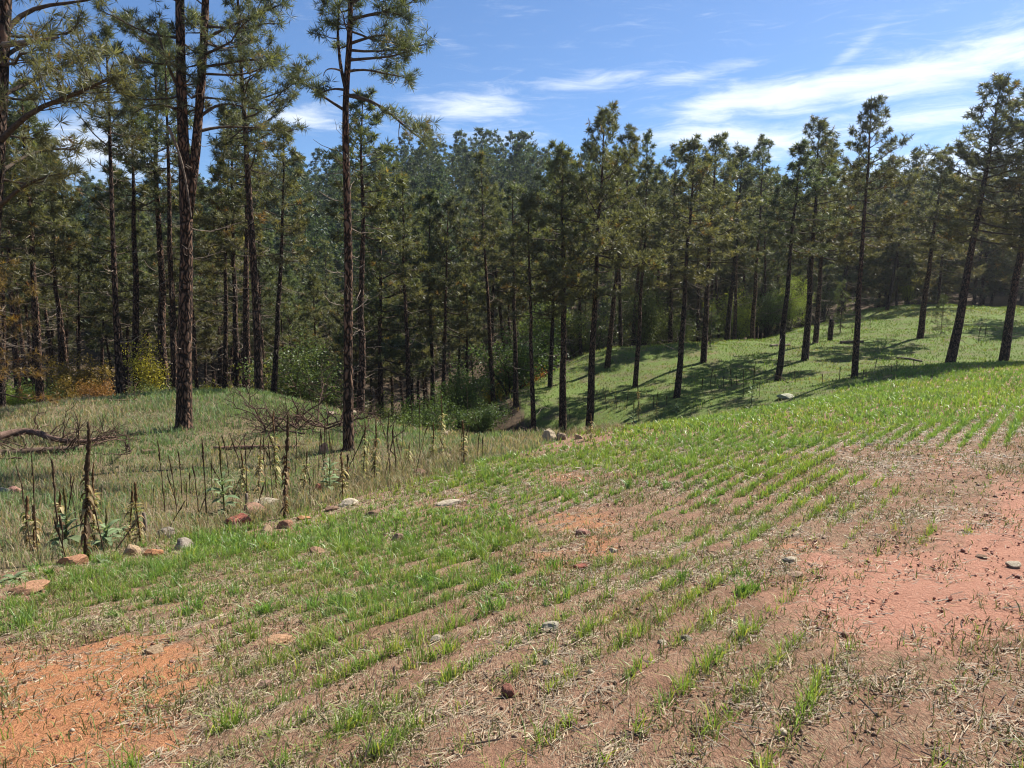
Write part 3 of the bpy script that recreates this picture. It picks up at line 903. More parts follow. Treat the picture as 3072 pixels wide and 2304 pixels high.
# --- pines whose trunks can be told apart in the middle distance: (base u, v, depth, top u, v, kind, girth, label)
MIDS = [
    (5, 1215, 23, -25, 330, 'mid3', 1.1, 'pine trunk standing half out of the picture at the left end of the knoll'),
    (122, 1198, 24, 62, 260, 'thin0', 1.15, 'dark pine with pale broken lower branch stubs at the left end of the knoll'),
    (98, 1160, 27, 82, 330, 'thin2', 1.0, 'thin pine close behind the dark one with pale stubs, left end of the knoll'),
    (183, 1110, 31, 152, 470, 'thin2', 1.0, 'pine rising out of the yellow and rust shrub behind the knoll'),
    (408, 1165, 29, 388, 290, 'thin1', 1.15, 'straight pine just right of the slim one with curved bare limbs'),
    (495, 1150, 31, 462, 140, 'thin0', 1.2, 'tall thin pine close to the left side of the forked pine'),
    (520, 1158, 29, 498, 100, 'thin1', .85, 'dark pine partly hidden behind the left edge of the forked trunk'),
    (670, 1155, 31, 690, 420, 'thin2', 1.0, 'crooked dark pine behind the knoll between the two tallest trunks'),
    (705, 1165, 31, 694, 340, 'thin2', 1.1, 'thin pine a little left of the tall bare-trunked one, behind the knoll'),
    (736, 1165, 29, 748, 270, 'thin1', 1.1, 'pine almost touching the tall bare-trunked one at its left foot'),
    (814, 1180, 27.5, 852, 390, 'thin2', 1.15, 'pine leaning outward at the right rear of the knoll'),
    (1076, 1205, 27.5, 1086, 295, 'thin0', 1.25, 'pale-edged pine standing directly behind the crooked forked top one'),
    (1140, 1130, 35, 1150, 560, 'mid5', 1.0, 'pine in the ravine seen through green shrubs right of the pale-edged trunk'),
    (1231, 1240, 30, 1205, 540, 'thin0', 1.1, 'straight pine at the lip of the ravine past the end of the knoll'),
    (1296, 1180, 35, 1290, 590, 'mid1', 1.0, 'slender pine in the ravine among the green shrubs, first of a close pair'),
    (1322, 1190, 34, 1350, 610, 'mid3', 1.0, 'leaning pine in the ravine, second of the close pair among shrubs'),
    (1470, 1110, 40, 1478, 570, 'mid0', 1.0, 'pine in the ravine in front of the orange shrub'),
    (1548, 1205, 33, 1540, 560, 'thin1', 1.1, 'thin straight pine in the shade at the low end of the far slope'),
    (1650, 1185, 36, 1668, 520, 'thin2', 1.15, 'slim pine behind the crest boulders, rooted on the shaded slope end'),
    (1905, 1150, 35, 1945, 500, 'thin0', 1.1, 'slim pine on the shaded middle of the far slope behind the leafy clump'),
    (1605, 1250, 28, 1582, 600, 'thin2', 1.15, 'thin pine leaning away to the left where the dry grass meets the ravine'),
    (1689, 1240, 29, 1690, 440, 'mid0', 1.1, 'straight dark pine above the two crest boulders'),
    (1767, 1240, 29, 1808, 348, 'mid2', .95, 'pine with the tallest crown in the middle of the skyline'),
    (1822, 1105, 39, 1895, 400, 'mid6', 1.0, 'pine leaning right on the shaded lower edge of the far grass slope'),
    (1862, 1075, 44, 1850, 470, 'mid4', 1.0, 'thin pine behind the leaning one on the far slope edge'),
    (2030, 1190, 31, 2085, 430, 'mid3', 1.2, 'slanting pine with its foot in the shade below the far grass slope'),
    (2110, 1085, 38, 2148, 412, 'mid0', 1.15, 'straight pine midway along the far grass slope with a rounded crown'),
    (2180, 1045, 46, 2226, 450, 'mid5', 1.25, 'pine with a bent trunk at the top edge of the far slope'),
    (2258, 1023, 48, 2292, 425, 'mid1', 1.1, 'thin pine beside the bright yellow-green tree on the far slope'),
    (2205, 1035, 52, 2212, 480, 'mid4', 1.0, 'pine behind the bent one at the top edge of the far slope'),
    (2332, 1138, 32.5, 2402, 440, 'mid1', 1.25, 'slanting thin pine below the bright yellow-green tree'),
    (2415, 1069, 37, 2462, 372, 'mid2', 1.12, 'thick pine of the near pair on the far slope, beside a short stump'),
    (2446, 1035, 42, 2490, 430, 'mid0', 1.1, 'second pine of the pair beside the short stump'),
    (2563, 1142, 29.3, 2612, 304, 'mid0', .95, 'tall narrow pine with a pointed open crown just beyond the green field'),
    (2660, 935, 57, 2730, 560, 'mid6', 1.2, 'pine on the bright grassy top of the far knoll'),
    (2690, 915, 61, 2700, 600, 'bush0', 1.0, 'pine just behind the grassy top of the far knoll'),
    (2760, 1018, 42, 2830, 470, 'mid6', 1.4, 'stout slanting pine with a bushy sapling at its foot'),
    (2813, 925, 57, 2850, 530, 'bush2', 1.0, 'pine behind the bushy sapling on the far knoll'),
    (2850, 1090, 33.5, 3005, 245, 'mid2', 1.25, 'tallest pine of the right side, leaning outward at the end of the green field'),
    (3010, 1088, 34, 3140, 250, 'mid6', 1.3, 'thick leaning pine cut by the picture edge beyond the green field'),
]
rr = np.random.default_rng(77)
TAKEN = []
for (u, v, Y, ut, vt, key, g, lab) in MIDS:
    b = P(u, v, Y); b[2] = height1(b[0], Y)-.05
    t = P(ut, vt, Y+rr.uniform(-.5, .5))
    place_pine(key, b, t, rr.uniform(0, 6.28), lab, girth=g)
    TAKEN.append((b[0], Y))
for (u, Y, h, key) in [(3230, 36, 14, 'mid0'), (3180, 50, 14, 'mid2'), (3420, 44, 15, 'mid6'), (3330, 58, 13, 'bush2')]:
    b = P(u, 1000, Y); b[2] = height1(b[0], Y)-.05
    place_pine(key, b, b+np.array([1.5, 0, h]), rr.uniform(0, 6.28), 'pine standing out of the picture past its right-hand edge', 'pines past the right edge')
    TAKEN.append((b[0], Y))

# --- the stand in the ravine and on the hillside behind it
def scatter(n_try, y0, y1, spacing, rng, maxn):
    pts = []
    for _ in range(n_try):
        y = math.sqrt(rng.uniform(y0*y0, y1*y1)); x = y*rng.uniform(-.74, .76)
        if len(pts) >= maxn: break
        if inpoly(np.array([x]), np.array([y]), SLOPE)[0] or inpoly(np.array([x]), np.array([y]), KNOLL)[0]: continue
        if y < 60 and x > 12 and y < 50+.3*(x-10): continue
        if y < 36+.25*x and -13 < x < 7 and 2.34 < spacing(0, 31) < 2.36: continue
        s = spacing(x, y)
        if all((x-a)**2+(y-b)**2 > s*s for a, b in pts) and all((x-a)**2+(y-b)**2 > (s*.6)**2 for a, b in TAKEN):
            pts.append((x, y))
    return pts


WHERE = [(200, 'behind the knoll\'s left end'), (520, 'left of the forked pine'), (745, 'right behind the forked pine'),
         (1030, 'left of the crooked pine'), (1240, 'right of the crooked pine'), (1500, 'over the dark ravine mouth'), (1760, 'behind the crest boulders'),
         (2150, 'around the rounded leafy tree'), (2480, 'around the yellow-green tree'), (2800, 'beyond the far knoll top'), (9999, 'towards the right edge')]


def where(x, y, z):
    u, v = project(np.array([x]), np.array([y]), np.array([z]))
    return next(w for lim, w in WHERE if u[0] < lim)


def kind_word(key, h):
    return ('tall ' if h > 12.6 else 'short ' if h < 11.0 else '') + {'t': 'slim high-crowned', 'm': 'full-crowned', 'b': 'bushy', 'f': 'blue-green'}[key[0]]


rs = np.random.default_rng(5)
for (x, y) in scatter(6000, 31, 62, lambda x, y: 2.35+.03*(y-31), rs, 128):
    z = height1(x, y)-.08
    key = rs.choice(['mid1', 'mid3', 'mid4', 'thin0', 'thin2', 'thin1', 'thin2', 'mid4'])
    h = rs.uniform(9.0, 12.0) if -14 < x < 6 else rs.uniform(10.5, 14.5)
    place_pine(key, (x, y, z), (x+rs.normal(0, .5), y+rs.normal(0, .4), z+h), rs.uniform(0, 6.28),
               kind_word(key, h)+' pine '+('near the front of' if y < 40 else 'midway into' if y < 50 else 'deep in')+' the ravine stand, '+where(x, y, z), 'pines of the shaded ravine stand', girth=rs.uniform(.95, 1.2))
for (x, y) in scatter(6000, 62, 98, lambda x, y: 4.3, rs, 62):
    z = height1(x, y)-.1
    key = rs.choice(['bush0', 'bush1', 'bush2', 'bush3'])
    h = rs.uniform(9.5, 13.5)
    place_pine(key, (x, y, z), (x+rs.normal(0, .4), y+rs.normal(0, .4), z+h), rs.uniform(0, 6.28),
               kind_word(key, h)+' pine '+('at the foot' if y < 80 else 'halfway up')+' of the hillside, '+where(x, y, z), 'pines of the lower hillside')
n_ = 0
for _ in range(900):
    y = rs.uniform(56, 86); x = rs.uniform(.2, .74)*y
    if n_ >= 34: break
    if inpoly(np.array([x]), np.array([y]), SLOPE)[0] or y < 54+.2*(x-10): continue
    if any((x-a)**2+(y-b_)**2 < 2.9**2 for a, b_ in TAKEN): continue
    TAKEN.append((x, y)); n_ += 1
    z = height1(x, y)-.1
    key = str(rs.choice(['bush0', 'bush1', 'bush2', 'bush3'])); h = rs.uniform(9, 13)
    place_pine(key, (x, y, z), (x+rs.normal(.5, .5), y, z+h), rs.uniform(0, 6.28),
               kind_word(key, h)+' pine crowded '+('close' if y < 68 else 'farther')+' behind the far grass slope, '+where(x, y, z), 'pines behind the far knoll')
for (x, y) in scatter(8000, 98, 146, lambda x, y: 6.0, rs, 22):
    z = height1(x, y)-.1
    key = rs.choice(['far0', 'far1', 'far2'])
    h = rs.uniform(9.5, 14.5)
    place_pine(key, (x, y, z), (x+rs.normal(0, .4), y+rs.normal(0, .4), z+h), rs.uniform(0, 6.28),
               kind_word(key, h)+' pine '+('below' if y < 122 else 'along')+' the far hilltop, '+where(x, y, z), 'pines of the far hilltop')

# --- the rest of the hillside wood, one mass
def far_forest():
    rng = np.random.default_rng(9)
    pts = []
    for _ in range(12000):
        y = math.sqrt(rng.uniform(72**2, 175**2)); x = y*rng.uniform(-.8, .82)
        if len(pts) >= 620: break
        if all((x-a)**2+(y-b)**2 > 3.3**2 for a, b in pts): pts.append((x, y))
    pts = np.array(pts)
    V = np.stack([pts[:, 0], pts[:, 1], height_many(pts[:, 0], pts[:, 1])-.1], -1)
    me = bpy.data.meshes.new('forest'); me.from_pydata(V.tolist(), [], [])
    at = me.attributes.new('spin', 'FLOAT_VECTOR', 'POINT')
    at.data.foreach_set('vector', np.stack([rng.normal(0, .03, len(V)), rng.normal(0, .03, len(V)), rng.uniform(0, 6.28, len(V))], -1).astype(np.float32).ravel())
    at = me.attributes.new('grow', 'FLOAT_VECTOR', 'POINT')
    sc = rng.uniform(.72, 1.05, len(V))
    at.data.foreach_set('vector', np.stack([sc*1.05, sc*1.05, sc], -1).astype(np.float32).ravel())
    o = obj('forest', me)
    tag(o, 'mass of dark pines covering the hillside behind the ravine', 'forest', kind='stuff')
    src = bpy.data.collections.new('forest_kinds')
    for k in ('far0', 'far1', 'far2'):
        d = PINES[k][0]
        c = bpy.data.objects.new('far_crown', d['crown'])
        src.objects.link(c)
        t = bpy.data.objects.new('far_trunk', d['trunk']); 
    ng = bpy.data.node_groups.new('forest_scatter', 'GeometryNodeTree')
    ng.interface.new_socket('Geometry', in_out='INPUT', socket_type='NodeSocketGeometry')
    ng.interface.new_socket('Geometry', in_out='OUTPUT', socket_type='NodeSocketGeometry')
    N = ng.nodes; Lk = ng.links.new
    gi = N.new('NodeGroupInput'); go = N.new('NodeGroupOutput')
    ci = N.new('GeometryNodeCollectionInfo'); ci.inputs[0].default_value = src
    ci.inputs['Separate Children'].default_value = True; ci.inputs['Reset Children'].default_value = True
    ip = N.new('GeometryNodeInstanceOnPoints')
    ip.inputs['Pick Instance'].default_value = True
    ra = N.new('GeometryNodeInputNamedAttribute'); ra.data_type = 'FLOAT_VECTOR'; ra.inputs[0].default_value = 'spin'
    sa = N.new('GeometryNodeInputNamedAttribute'); sa.data_type = 'FLOAT_VECTOR'; sa.inputs[0].default_value = 'grow'
    Lk(gi.outputs[0], ip.inputs['Points']); Lk(ci.outputs[0], ip.inputs['Instance'])
    Lk(ra.outputs[0], ip.inputs['Rotation']); Lk(sa.outputs[0], ip.inputs['Scale'])
    Lk(ip.outputs[0], go.inputs[0])
    md = o.modifiers.new('scatter', 'NODES'); md.node_group = ng


far_forest()

# --- rust-coloured dying pine at the left edge, small saplings
make_variant('rust', 402, 5.0, .06, .12, 1.5, 34, 14, .018, 1.1, .2, 6, 7, base=(0.17, 0.115, 0.045))
b = P(-25, 1260, 19); b[2] = height1(b[0], 19)
place_pine('rust', b, b+np.array([.1, 0, 4.2]), 1.0, 'young pine with rust-orange needles at the left picture edge', name='pine_sapling')
for (u, v, h, key, lab) in [(2822, 1003, 1.9, 'sap0', 'bushy pine sapling at the foot of the stout slanting pine'),
                            (2520, 1000, 3.0, 'sap1', 'pale green pine sapling behind the short stump on the far slope'),
                            (2130, 1040, 2.4, 'sap1', 'pine sapling at the shaded upper edge of the far slope')]:
    b = ground_at(u, v)
    place_pine(key, b, b+np.array([.05, 0, h]), rr.uniform(0, 6.28), lab, name='pine_sapling')

# ------------------------------------------------------------------ leafy shrubs
SHRUB = []


def make_shrub(seed, H, Wd, n, leaf, stems=7, airy=.5):
    rng = np.random.default_rng(seed)
    st = MB(); tips = []
    for k in range(stems):
        az = rng.uniform(0, 6.28); r = Wd*.5*math.sqrt(rng.uniform(.03, 1)); h = H*rng.uniform(.6, 1.0)*(1-.3*(r/(Wd*.5))**2)
        end = np.array([math.cos(az)*r, math.sin(az)*r, h])
        path = smooth_path([np.zeros(3)+rng.normal(0, .08, 3)*[1, 1, 0], end*[.35, .35, .5]+rng.normal(0, .06*H, 3), end], 7)
        st.tube(path, np.linspace(.012*H**.7+.006, .005, 7), 5, (.9, .85, .8), cap=False)
        for j in range(9):
            q, qd = at_frac(path, rng.uniform(.25, 1))
            d = unit(unit(qd)*.5+rng.normal(0, .7, 3)+[0, 0, .2]); L = H*rng.uniform(.1, .26)
            pp = bez(q, d, L, 0, .1, rng, 4, .06)
            st.tube(pp, np.linspace(.008, .003, 4), 3, (.9, .85, .8), cap=False)
            tips.append(pp[-1]); tips.append(pp[2])
    tips = np.array(tips)
    c = tips[rng.integers(0, len(tips), n)]+rng.normal(0, H*.042+.03, (n, 3))
    c[:, 2] = np.maximum(c[:, 2], .05)
    nrm = unit(rng.normal(0, 1, (n, 3))+np.array([0, 0, .5]))
    a = unit(np.cross(nrm, rng.normal(0, 1, (n, 3)))); b = np.cross(nrm, a)
    L = leaf*rng.uniform(.6, 1.3, (n, 1)); w = L*.36
    V = np.stack([c-a*L*.5, c+b*w+nrm*L*.06, c+a*L*.5, c-b*w+nrm*L*.06], 1).reshape(-1, 3)
    q = np.arange(n*4).reshape(-1, 4)
    patch = rng.uniform(.65, 1.3, (n, 1))
    lm = MB(); lm.add(V, None, q, np.repeat(np.ones((n, 3))*patch, 4, 0))
    a1 = st.mesh('stems', True); a1.materials.append(M['twig'])
    a2 = lm.mesh('foliage'); a2.materials.append(M['leaf'])
    SHRUB.append((a1, a2, H))


for i, (H, Wd, n, lf, ns) in enumerate([(2.4, 2.6, 7500, .07, 12), (3.4, 2.8, 9500, .075, 13), (1.5, 2.0, 5000, .055, 11), (3.0, 1.2, 3800, .065, 6), (5.0, 3.2, 12000, .085, 14)]):
    make_shrub(500+i, H, Wd, n, lf, ns)

GRN, DGR, YEL, RUS, LIM, OLV = (.125, .17, .05), (.09, .135, .045), (.46, .38, .06), (.34, .17, .06), (.29, .34, .065), (.13, .16, .055)


def place_shrub(i, loc, h, colr, label, group=None, name='shrub', widen=1.0):
    a1, a2, H = SHRUB[i]
    s = h/H
    root = obj(name, None, loc=loc, rot=(0, 0, rr.uniform(0, 6.28)), scale=(s*widen, s*widen, s))
    tag(root, label, 'shrub' if name == 'shrub' else 'tree', group)
    obj('stems', a1, None, root)
    f = obj('foliage', a2, None, root); f.color = (*colr, 1)
    return root


for (u, v, Y, i, h, c, wd, lab) in [
    (235, 1195, 26.5, 0, 2.1, (.26, .20, .05), 1.0, 'yellow and olive shrub with rusty tips behind the left end of the knoll'),
    (300, 1200, 26, 2, 1.2, (.30, .17, .05), .9, 'rust-red bush at the right side of the yellow and olive shrub'),
    (60, 1215, 25, 2, 1.1, LIM, 1.2, 'low yellow-green bush at the left end of the knoll'),
    (110, 1170, 29, 0, 1.9, GRN, 1.2, 'green bush behind the dark pine with pale stubs'),
    (452, 1160, 29, 3, 3.1, YEL, .9, 'slender yellow sapling glowing between two pine trunks'),
    (440, 1160, 27.5, 2, 1.3, OLV, 1.1, 'low olive bush below the slender yellow sapling'),
    (640, 1165, 29, 2, 1.5, (.34, .30, .05), .8, 'yellow-green bush behind the knoll right of the forked pine'),
    (775, 1160, 29, 2, 1.0, RUS, .8, 'small rusty bush behind the tall bare-trunked pine'),
    (958, 1190, 28, 2, .8, YEL, .6, 'small bright yellow bush left of the crooked pine trunk'),
    (905, 1190, 29, 1, 3.6, DGR, 1.1, 'tall dark green leafy bush behind the dead branch tangle'),
    (990, 1190, 31, 1, 3.0, GRN, 1.0, 'tall green leafy bush just left of the crooked pine trunk'),
    (1130, 1210, 30, 1, 2.4, OLV, 1.1, 'broad light green bush right of the crooked pine trunk'),
    (1190, 1225, 28, 0, 1.9, GRN, 1.1, 'green bush between the pale-edged pine and the ravine lip'),
    (1290, 1230, 30, 1, 2.8, DGR, 1.0, 'tall olive bush below the close pair of ravine pines'),
    (1385, 1190, 34, 1, 3.0, DGR, 1.0, 'large green bush in the ravine right of the close pair of pines'),
    (1440, 1200, 31, 0, 1.7, DGR, 1.2, 'dark low bush in the bottom of the ravine'),
    (1335, 1225, 30, 2, 1.0, YEL, .8, 'small yellow bush at the ravine lip past the knoll'),
    (1250, 1240, 28.5, 2, .8, RUS, .8, 'small orange-brown bush at the ravine lip below a straight pine'),
    (1485, 1150, 38, 2, 1.5, (.42, .33, .06), .9, 'yellow bush in the ravine left of the orange-brown one'),
    (1560, 1120, 42, 2, 2.0, (.36, .17, .05), 1.2, 'orange-brown bush in the ravine beside a pine trunk'),
    (1530, 1160, 38, 0, 3.6, DGR, 1.2, 'dark green bush in front of the orange-brown one'),
    (1640, 1080, 46, 1, 5.0, GRN, 1.0, 'green bush above the orange-brown one at the ravine edge'),
    (1745, 1065, 47, 0, 4.2, OLV, 1.0, 'olive bush at the upper left end of the far grass slope'),
    (1925, 1040, 49, 4, 5.6, OLV, 1.0, 'grey-green rounded leafy tree at the top of the far slope'),
    (2010, 1035, 51, 1, 3.8, OLV, 1.1, 'smaller grey-green leafy bush right of the rounded leafy tree'),
    (2205, 1020, 54, 1, 4.2, LIM, .9, 'yellow-green leafy bush behind the bent pine'),
    (2370, 1000, 54, 4, 3.6, (.24, .29, .06), .9, 'bright yellow-green leafy tree among the pines of the far slope'),
    (2300, 1010, 55, 1, 3.4, GRN, 1.0, 'green bush left of the bright yellow-green tree'),
    (2470, 960, 58, 3, 3.4, OLV, 1.2, 'thin green bush behind the pair of pines beside the stump'),
    (2720, 900, 63, 3, 2.6, LIM, 1.0, 'thin lime-green bush behind the top of the far knoll'),
]:
    b = P(u, v, Y); b[2] = height1(b[0], Y)-.05
    place_shrub(i, b, h, c, lab, name='leafy_tree' if 'leafy tree' in lab else 'shrub', widen=wd)
    TAKEN.append((b[0], Y))
for (x, y) in scatter(3000, 29, 58, lambda x, y: 2.8, np.random.default_rng(21), 44):
    z = height1(x, y)-.05
    place_shrub(int(rr.integers(0, 3)), (x, y, z), rr.uniform(1.4, 3.8), [GRN, DGR, OLV, GRN, (.2, .19, .05)][int(rr.integers(0, 5))],
                'low bush under the ravine pines, '+where(x, y, z), 'undergrowth bushes of the ravine', widen=rr.uniform(.9, 1.3))

# ------------------------------------------------------------------ rocks
def rock_mesh(seed, cuts=7):
    import bmesh
    rng = np.random.default_rng(seed)
    bm = bmesh.new(); bmesh.ops.create_icosphere(bm, subdivisions=3, radius=1.0)
    V = np.array([v.co[:] for v in bm.verts])
    for _ in range(cuts):
        n = unit(rng.normal(0, 1, 3)); d = rng.uniform(.5, .85)
        k = V @ n
        V = V-np.outer(np.maximum(k-d, 0)*.97, n)
    V *= (1+.10*(np.sin(V @ rng.normal(0, 3, 3)+1)*np.sin(V @ rng.normal(0, 4, 3)))[:, None])
    V += rng.normal(0, .012, V.shape)
    for v, c in zip(bm.verts, V): v.co = c
    me = bpy.data.meshes.new('stone'); bm.to_mesh(me); bm.free()
    me.materials.append(M['rock'])
    return me


ROCKS = [rock_mesh(900+i, 9+i % 5) for i in range(7)]
TAN, PALE, PINKR, REDR, BRN, GREY, ORG = (.40, .29, .18), (.50, .43, .32), (.46, .25, .19), (.36, .13, .09), (.24, .15, .10), (.30, .26, .21), (.45, .22, .11)
# (u, v of the foot, width px, height px, colour, label)
ROCK_LIST = [
    (205, 1700, 72, 44, (.40, .21, .12), 'orange-brown boulder at the foot of the tallest left mullein stalk'),
    (382, 1668, 56, 36, TAN, 'rounded tan boulder in the grass right of the orange-brown one'),
    (452, 1675, 46, 34, ORG, 'orange-topped rock with a dark hollow side at the field edge'),
    (540, 1652, 58, 44, GREY, 'angular grey rock with a dark left face at the field edge'),
    (492, 1614, 56, 30, GREY, 'grey rock lying in pale matted dry grass'),
    (38, 1478, 38, 20, PINKR, 'pale pink stone on the knoll grass near the left picture edge'),
    (6, 1478, 34, 18, PALE, 'pale stone touching the left picture edge on the knoll'),
    (706, 1576, 62, 44, REDR, 'broken dark red rock at the field edge'),
    (768, 1546, 86, 30, (.33, .19, .13), 'flat brown slab right of the broken dark red rock'),
    (792, 1522, 70, 30, PALE, 'pale flat stone behind the flat brown slab'),
    (972, 1360, 28, 34, (.48, .28, .2), 'pinkish upright block in the grass left of the crooked pine trunk'),
    (952, 1480, 20, 32, REDR, 'small red upright stone among the mullein stalks'),
    (1042, 1520, 52, 24, PALE, 'pale rounded stone on the green field edge below the crooked pine'),
    (992, 1535, 40, 18, BRN, 'low brown stone beside the pale rounded one'),
    (1120, 1550, 40, 24, BRN, 'brown stone in green grass right of the pale rounded one'),
    (850, 1588, 48, 26, (.34, .18, .11), 'reddish brown stone below the dark thick mullein stalk'),
    (905, 1562, 42, 14, ORG, 'small orange stone right of the dark thick mullein stalk'),
    (795, 1598, 34, 26, TAN, 'small tan stone in the grass left of the reddish brown one'),
    (1648, 1322, 46, 46, (.44, .36, .25), 'upright tan boulder on the field crest, the left of two'),
    (1686, 1320, 40, 34, (.30, .22, .15), 'dark-sided boulder on the field crest, the right of two'),
    (1735, 1318, 34, 22, TAN, 'low tan rock just past the two crest boulders'),
    (1360, 1392, 28, 18, PINKR, 'small pink stone beside a withered mullein near the ravine'),
    (1262, 1430, 52, 30, BRN, 'brown rock half buried in dry grass at the field edge'),
    (1350, 1516, 84, 20, PALE, 'long pale flat rock lying in the middle of the field'),
    (2370, 1194, 66, 18, (.44, .44, .32), 'pale lichen-covered rock at the far green crest'),
    (830, 1932, 104, 26, (.44, .26, .15), 'long orange and cream flat stone in the field'),
    (1306, 1928, 46, 22, PALE, 'rounded cream stone between two grass rows'),
    (788, 2068, 50, 28, (.38, .24, .18), 'brownish pink stone right of the orange bare soil'),
    (1148, 2156, 52, 26, TAN, 'tan stone in the grass rows near the bottom of the picture'),
    (1652, 1896, 66, 24, (.46, .42, .32), 'long pale stone lying slantwise in the straw'),
    (1642, 2006, 34, 30, PALE, 'egg-shaped cream stone in the straw'),
    (1985, 1942, 44, 24, PALE, 'thin pale chip of stone on brown soil'),
    (2062, 1930, 46, 26, GREY, 'grey stone right of the thin pale chip'),
    (1756, 1606, 54, 24, PINKR, 'pink flat stone on the orange soil patch'),
    (1842, 1658, 32, 18, PALE, 'small pale stone right of the orange soil patch'),
    (1742, 1710, 46, 28, REDR, 'dark red clod-like stone on the orange soil patch'),
    (1528, 2092, 58, 44, (.30, .13, .09), 'red-brown rock with a shaded side in the straw'),
    (1735, 2244, 24, 16, PALE, 'small white pebble near the bottom of the picture'),
    (460, 1968, 78, 34, TAN, 'tan stone half buried at the edge of the orange bare soil'),
    (2376, 1690, 58, 20, PALE, 'pale wedge-shaped stone at the corner of the pink soil patch'),
    (2388, 1736, 54, 18, (.44, .31, .22), 'long thin tan stone just below the pale wedge'),
    (3050, 1702, 50, 20, PALE, 'white stone by the right picture edge on pink soil'),
    (2778, 1994, 22, 18, PALE, 'small white pebble on bare brown soil'),
    (1190, 1624, 50, 28, (.30, .19, .14), 'brown ribbed stone in dense green grass'),
    (945, 1662, 52, 24, (.34, .21, .13), 'tawny stone in the grass left of the brown ribbed one'),
    (2744, 2244, 26, 16, ORG, 'small orange pebble in the lower corner by the bare soil'),
    (60, 1782, 130, 26, (.40, .22, .13), 'flat orange slab near the left picture edge'),
    (516, 1990, 30, 14, PINKR, 'small pink stone on the orange bare soil'),
    (2950, 1677, 40, 12, BRN, 'dark flat stone on the pink soil patch'),
    (2850, 1805, 18, 12, REDR, 'small dark red stone in the middle of the pink soil'),
]
rk = np.random.default_rng(31)
ROCKPOS = []
for i, (u, v, w, h, c, lab) in enumerate(ROCK_LIST):
    g = ground_at(u, v)
    if i < 18: w, h = w*1.2, h*1.25
    rw = w/FPX*g[1]*.5*1.08; rh = max(h/FPX*g[1]*.62, rw*.28)
    o = obj('stone', ROCKS[i % 7], None, None, (g[0], g[1]+rw*.5, height1(g[0], g[1]+rw*.5)+rh*.26),
            (rk.uniform(-.2, .2), rk.uniform(-.2, .2), rk.uniform(-.5, .5)+(math.pi if i % 2 else 0)), (rw, rw*.8, rh))
    ROCKPOS.append((g[0], g[1]+rw*.3, rw))
    o.color = (*c, 1)
    tag(o, lab, 'stone', 'stones of the field and its edge')

# ------------------------------------------------------------------ mulleins
def leaf_blade(L, W, droop, rng, curl=.2):
    """long soft leaf from the origin along +x"""
    n = 6
    t = np.linspace(0, 1, n)
    x = L*t*(1-.1*t); z = L*(.35*t-droop*t*t); w = W*np.sin(math.pi*(t*.86+.12))**.8*.5
    w[-1] = .002
    V = []
    for k in range(n):
        V += [[x[k], -w[k], z[k]+curl*w[k]], [x[k], 0, z[k]], [x[k], w[k], z[k]+curl*w[k]]]
    q = []
    for k in range(n-1):
        a = k*3; q += [[a, a+1, a+4, a+3], [a+1, a+2, a+5, a+4]]
    return np.array(V), q


def rotz(V, a):
    c, s = math.cos(a), math.sin(a)
    return V @ np.array([[c, s, 0], [-s, c, 0], [0, 0, 1]])


_lr = np.random.default_rng(3)
BIGLEAF = []
for L, W, dr in ((.34, .11, .75), (.28, .095, .55), (.22, .08, .5), (.16, .055, .35)):
    V, q = leaf_blade(L, W, dr, _lr)
    me = make_mesh('leaf', V, None, q, True, np.ones((len(V), 3))*_lr.uniform(.85, 1.15))
    me.materials.append(M['mleaf']); BIGLEAF.append(me)


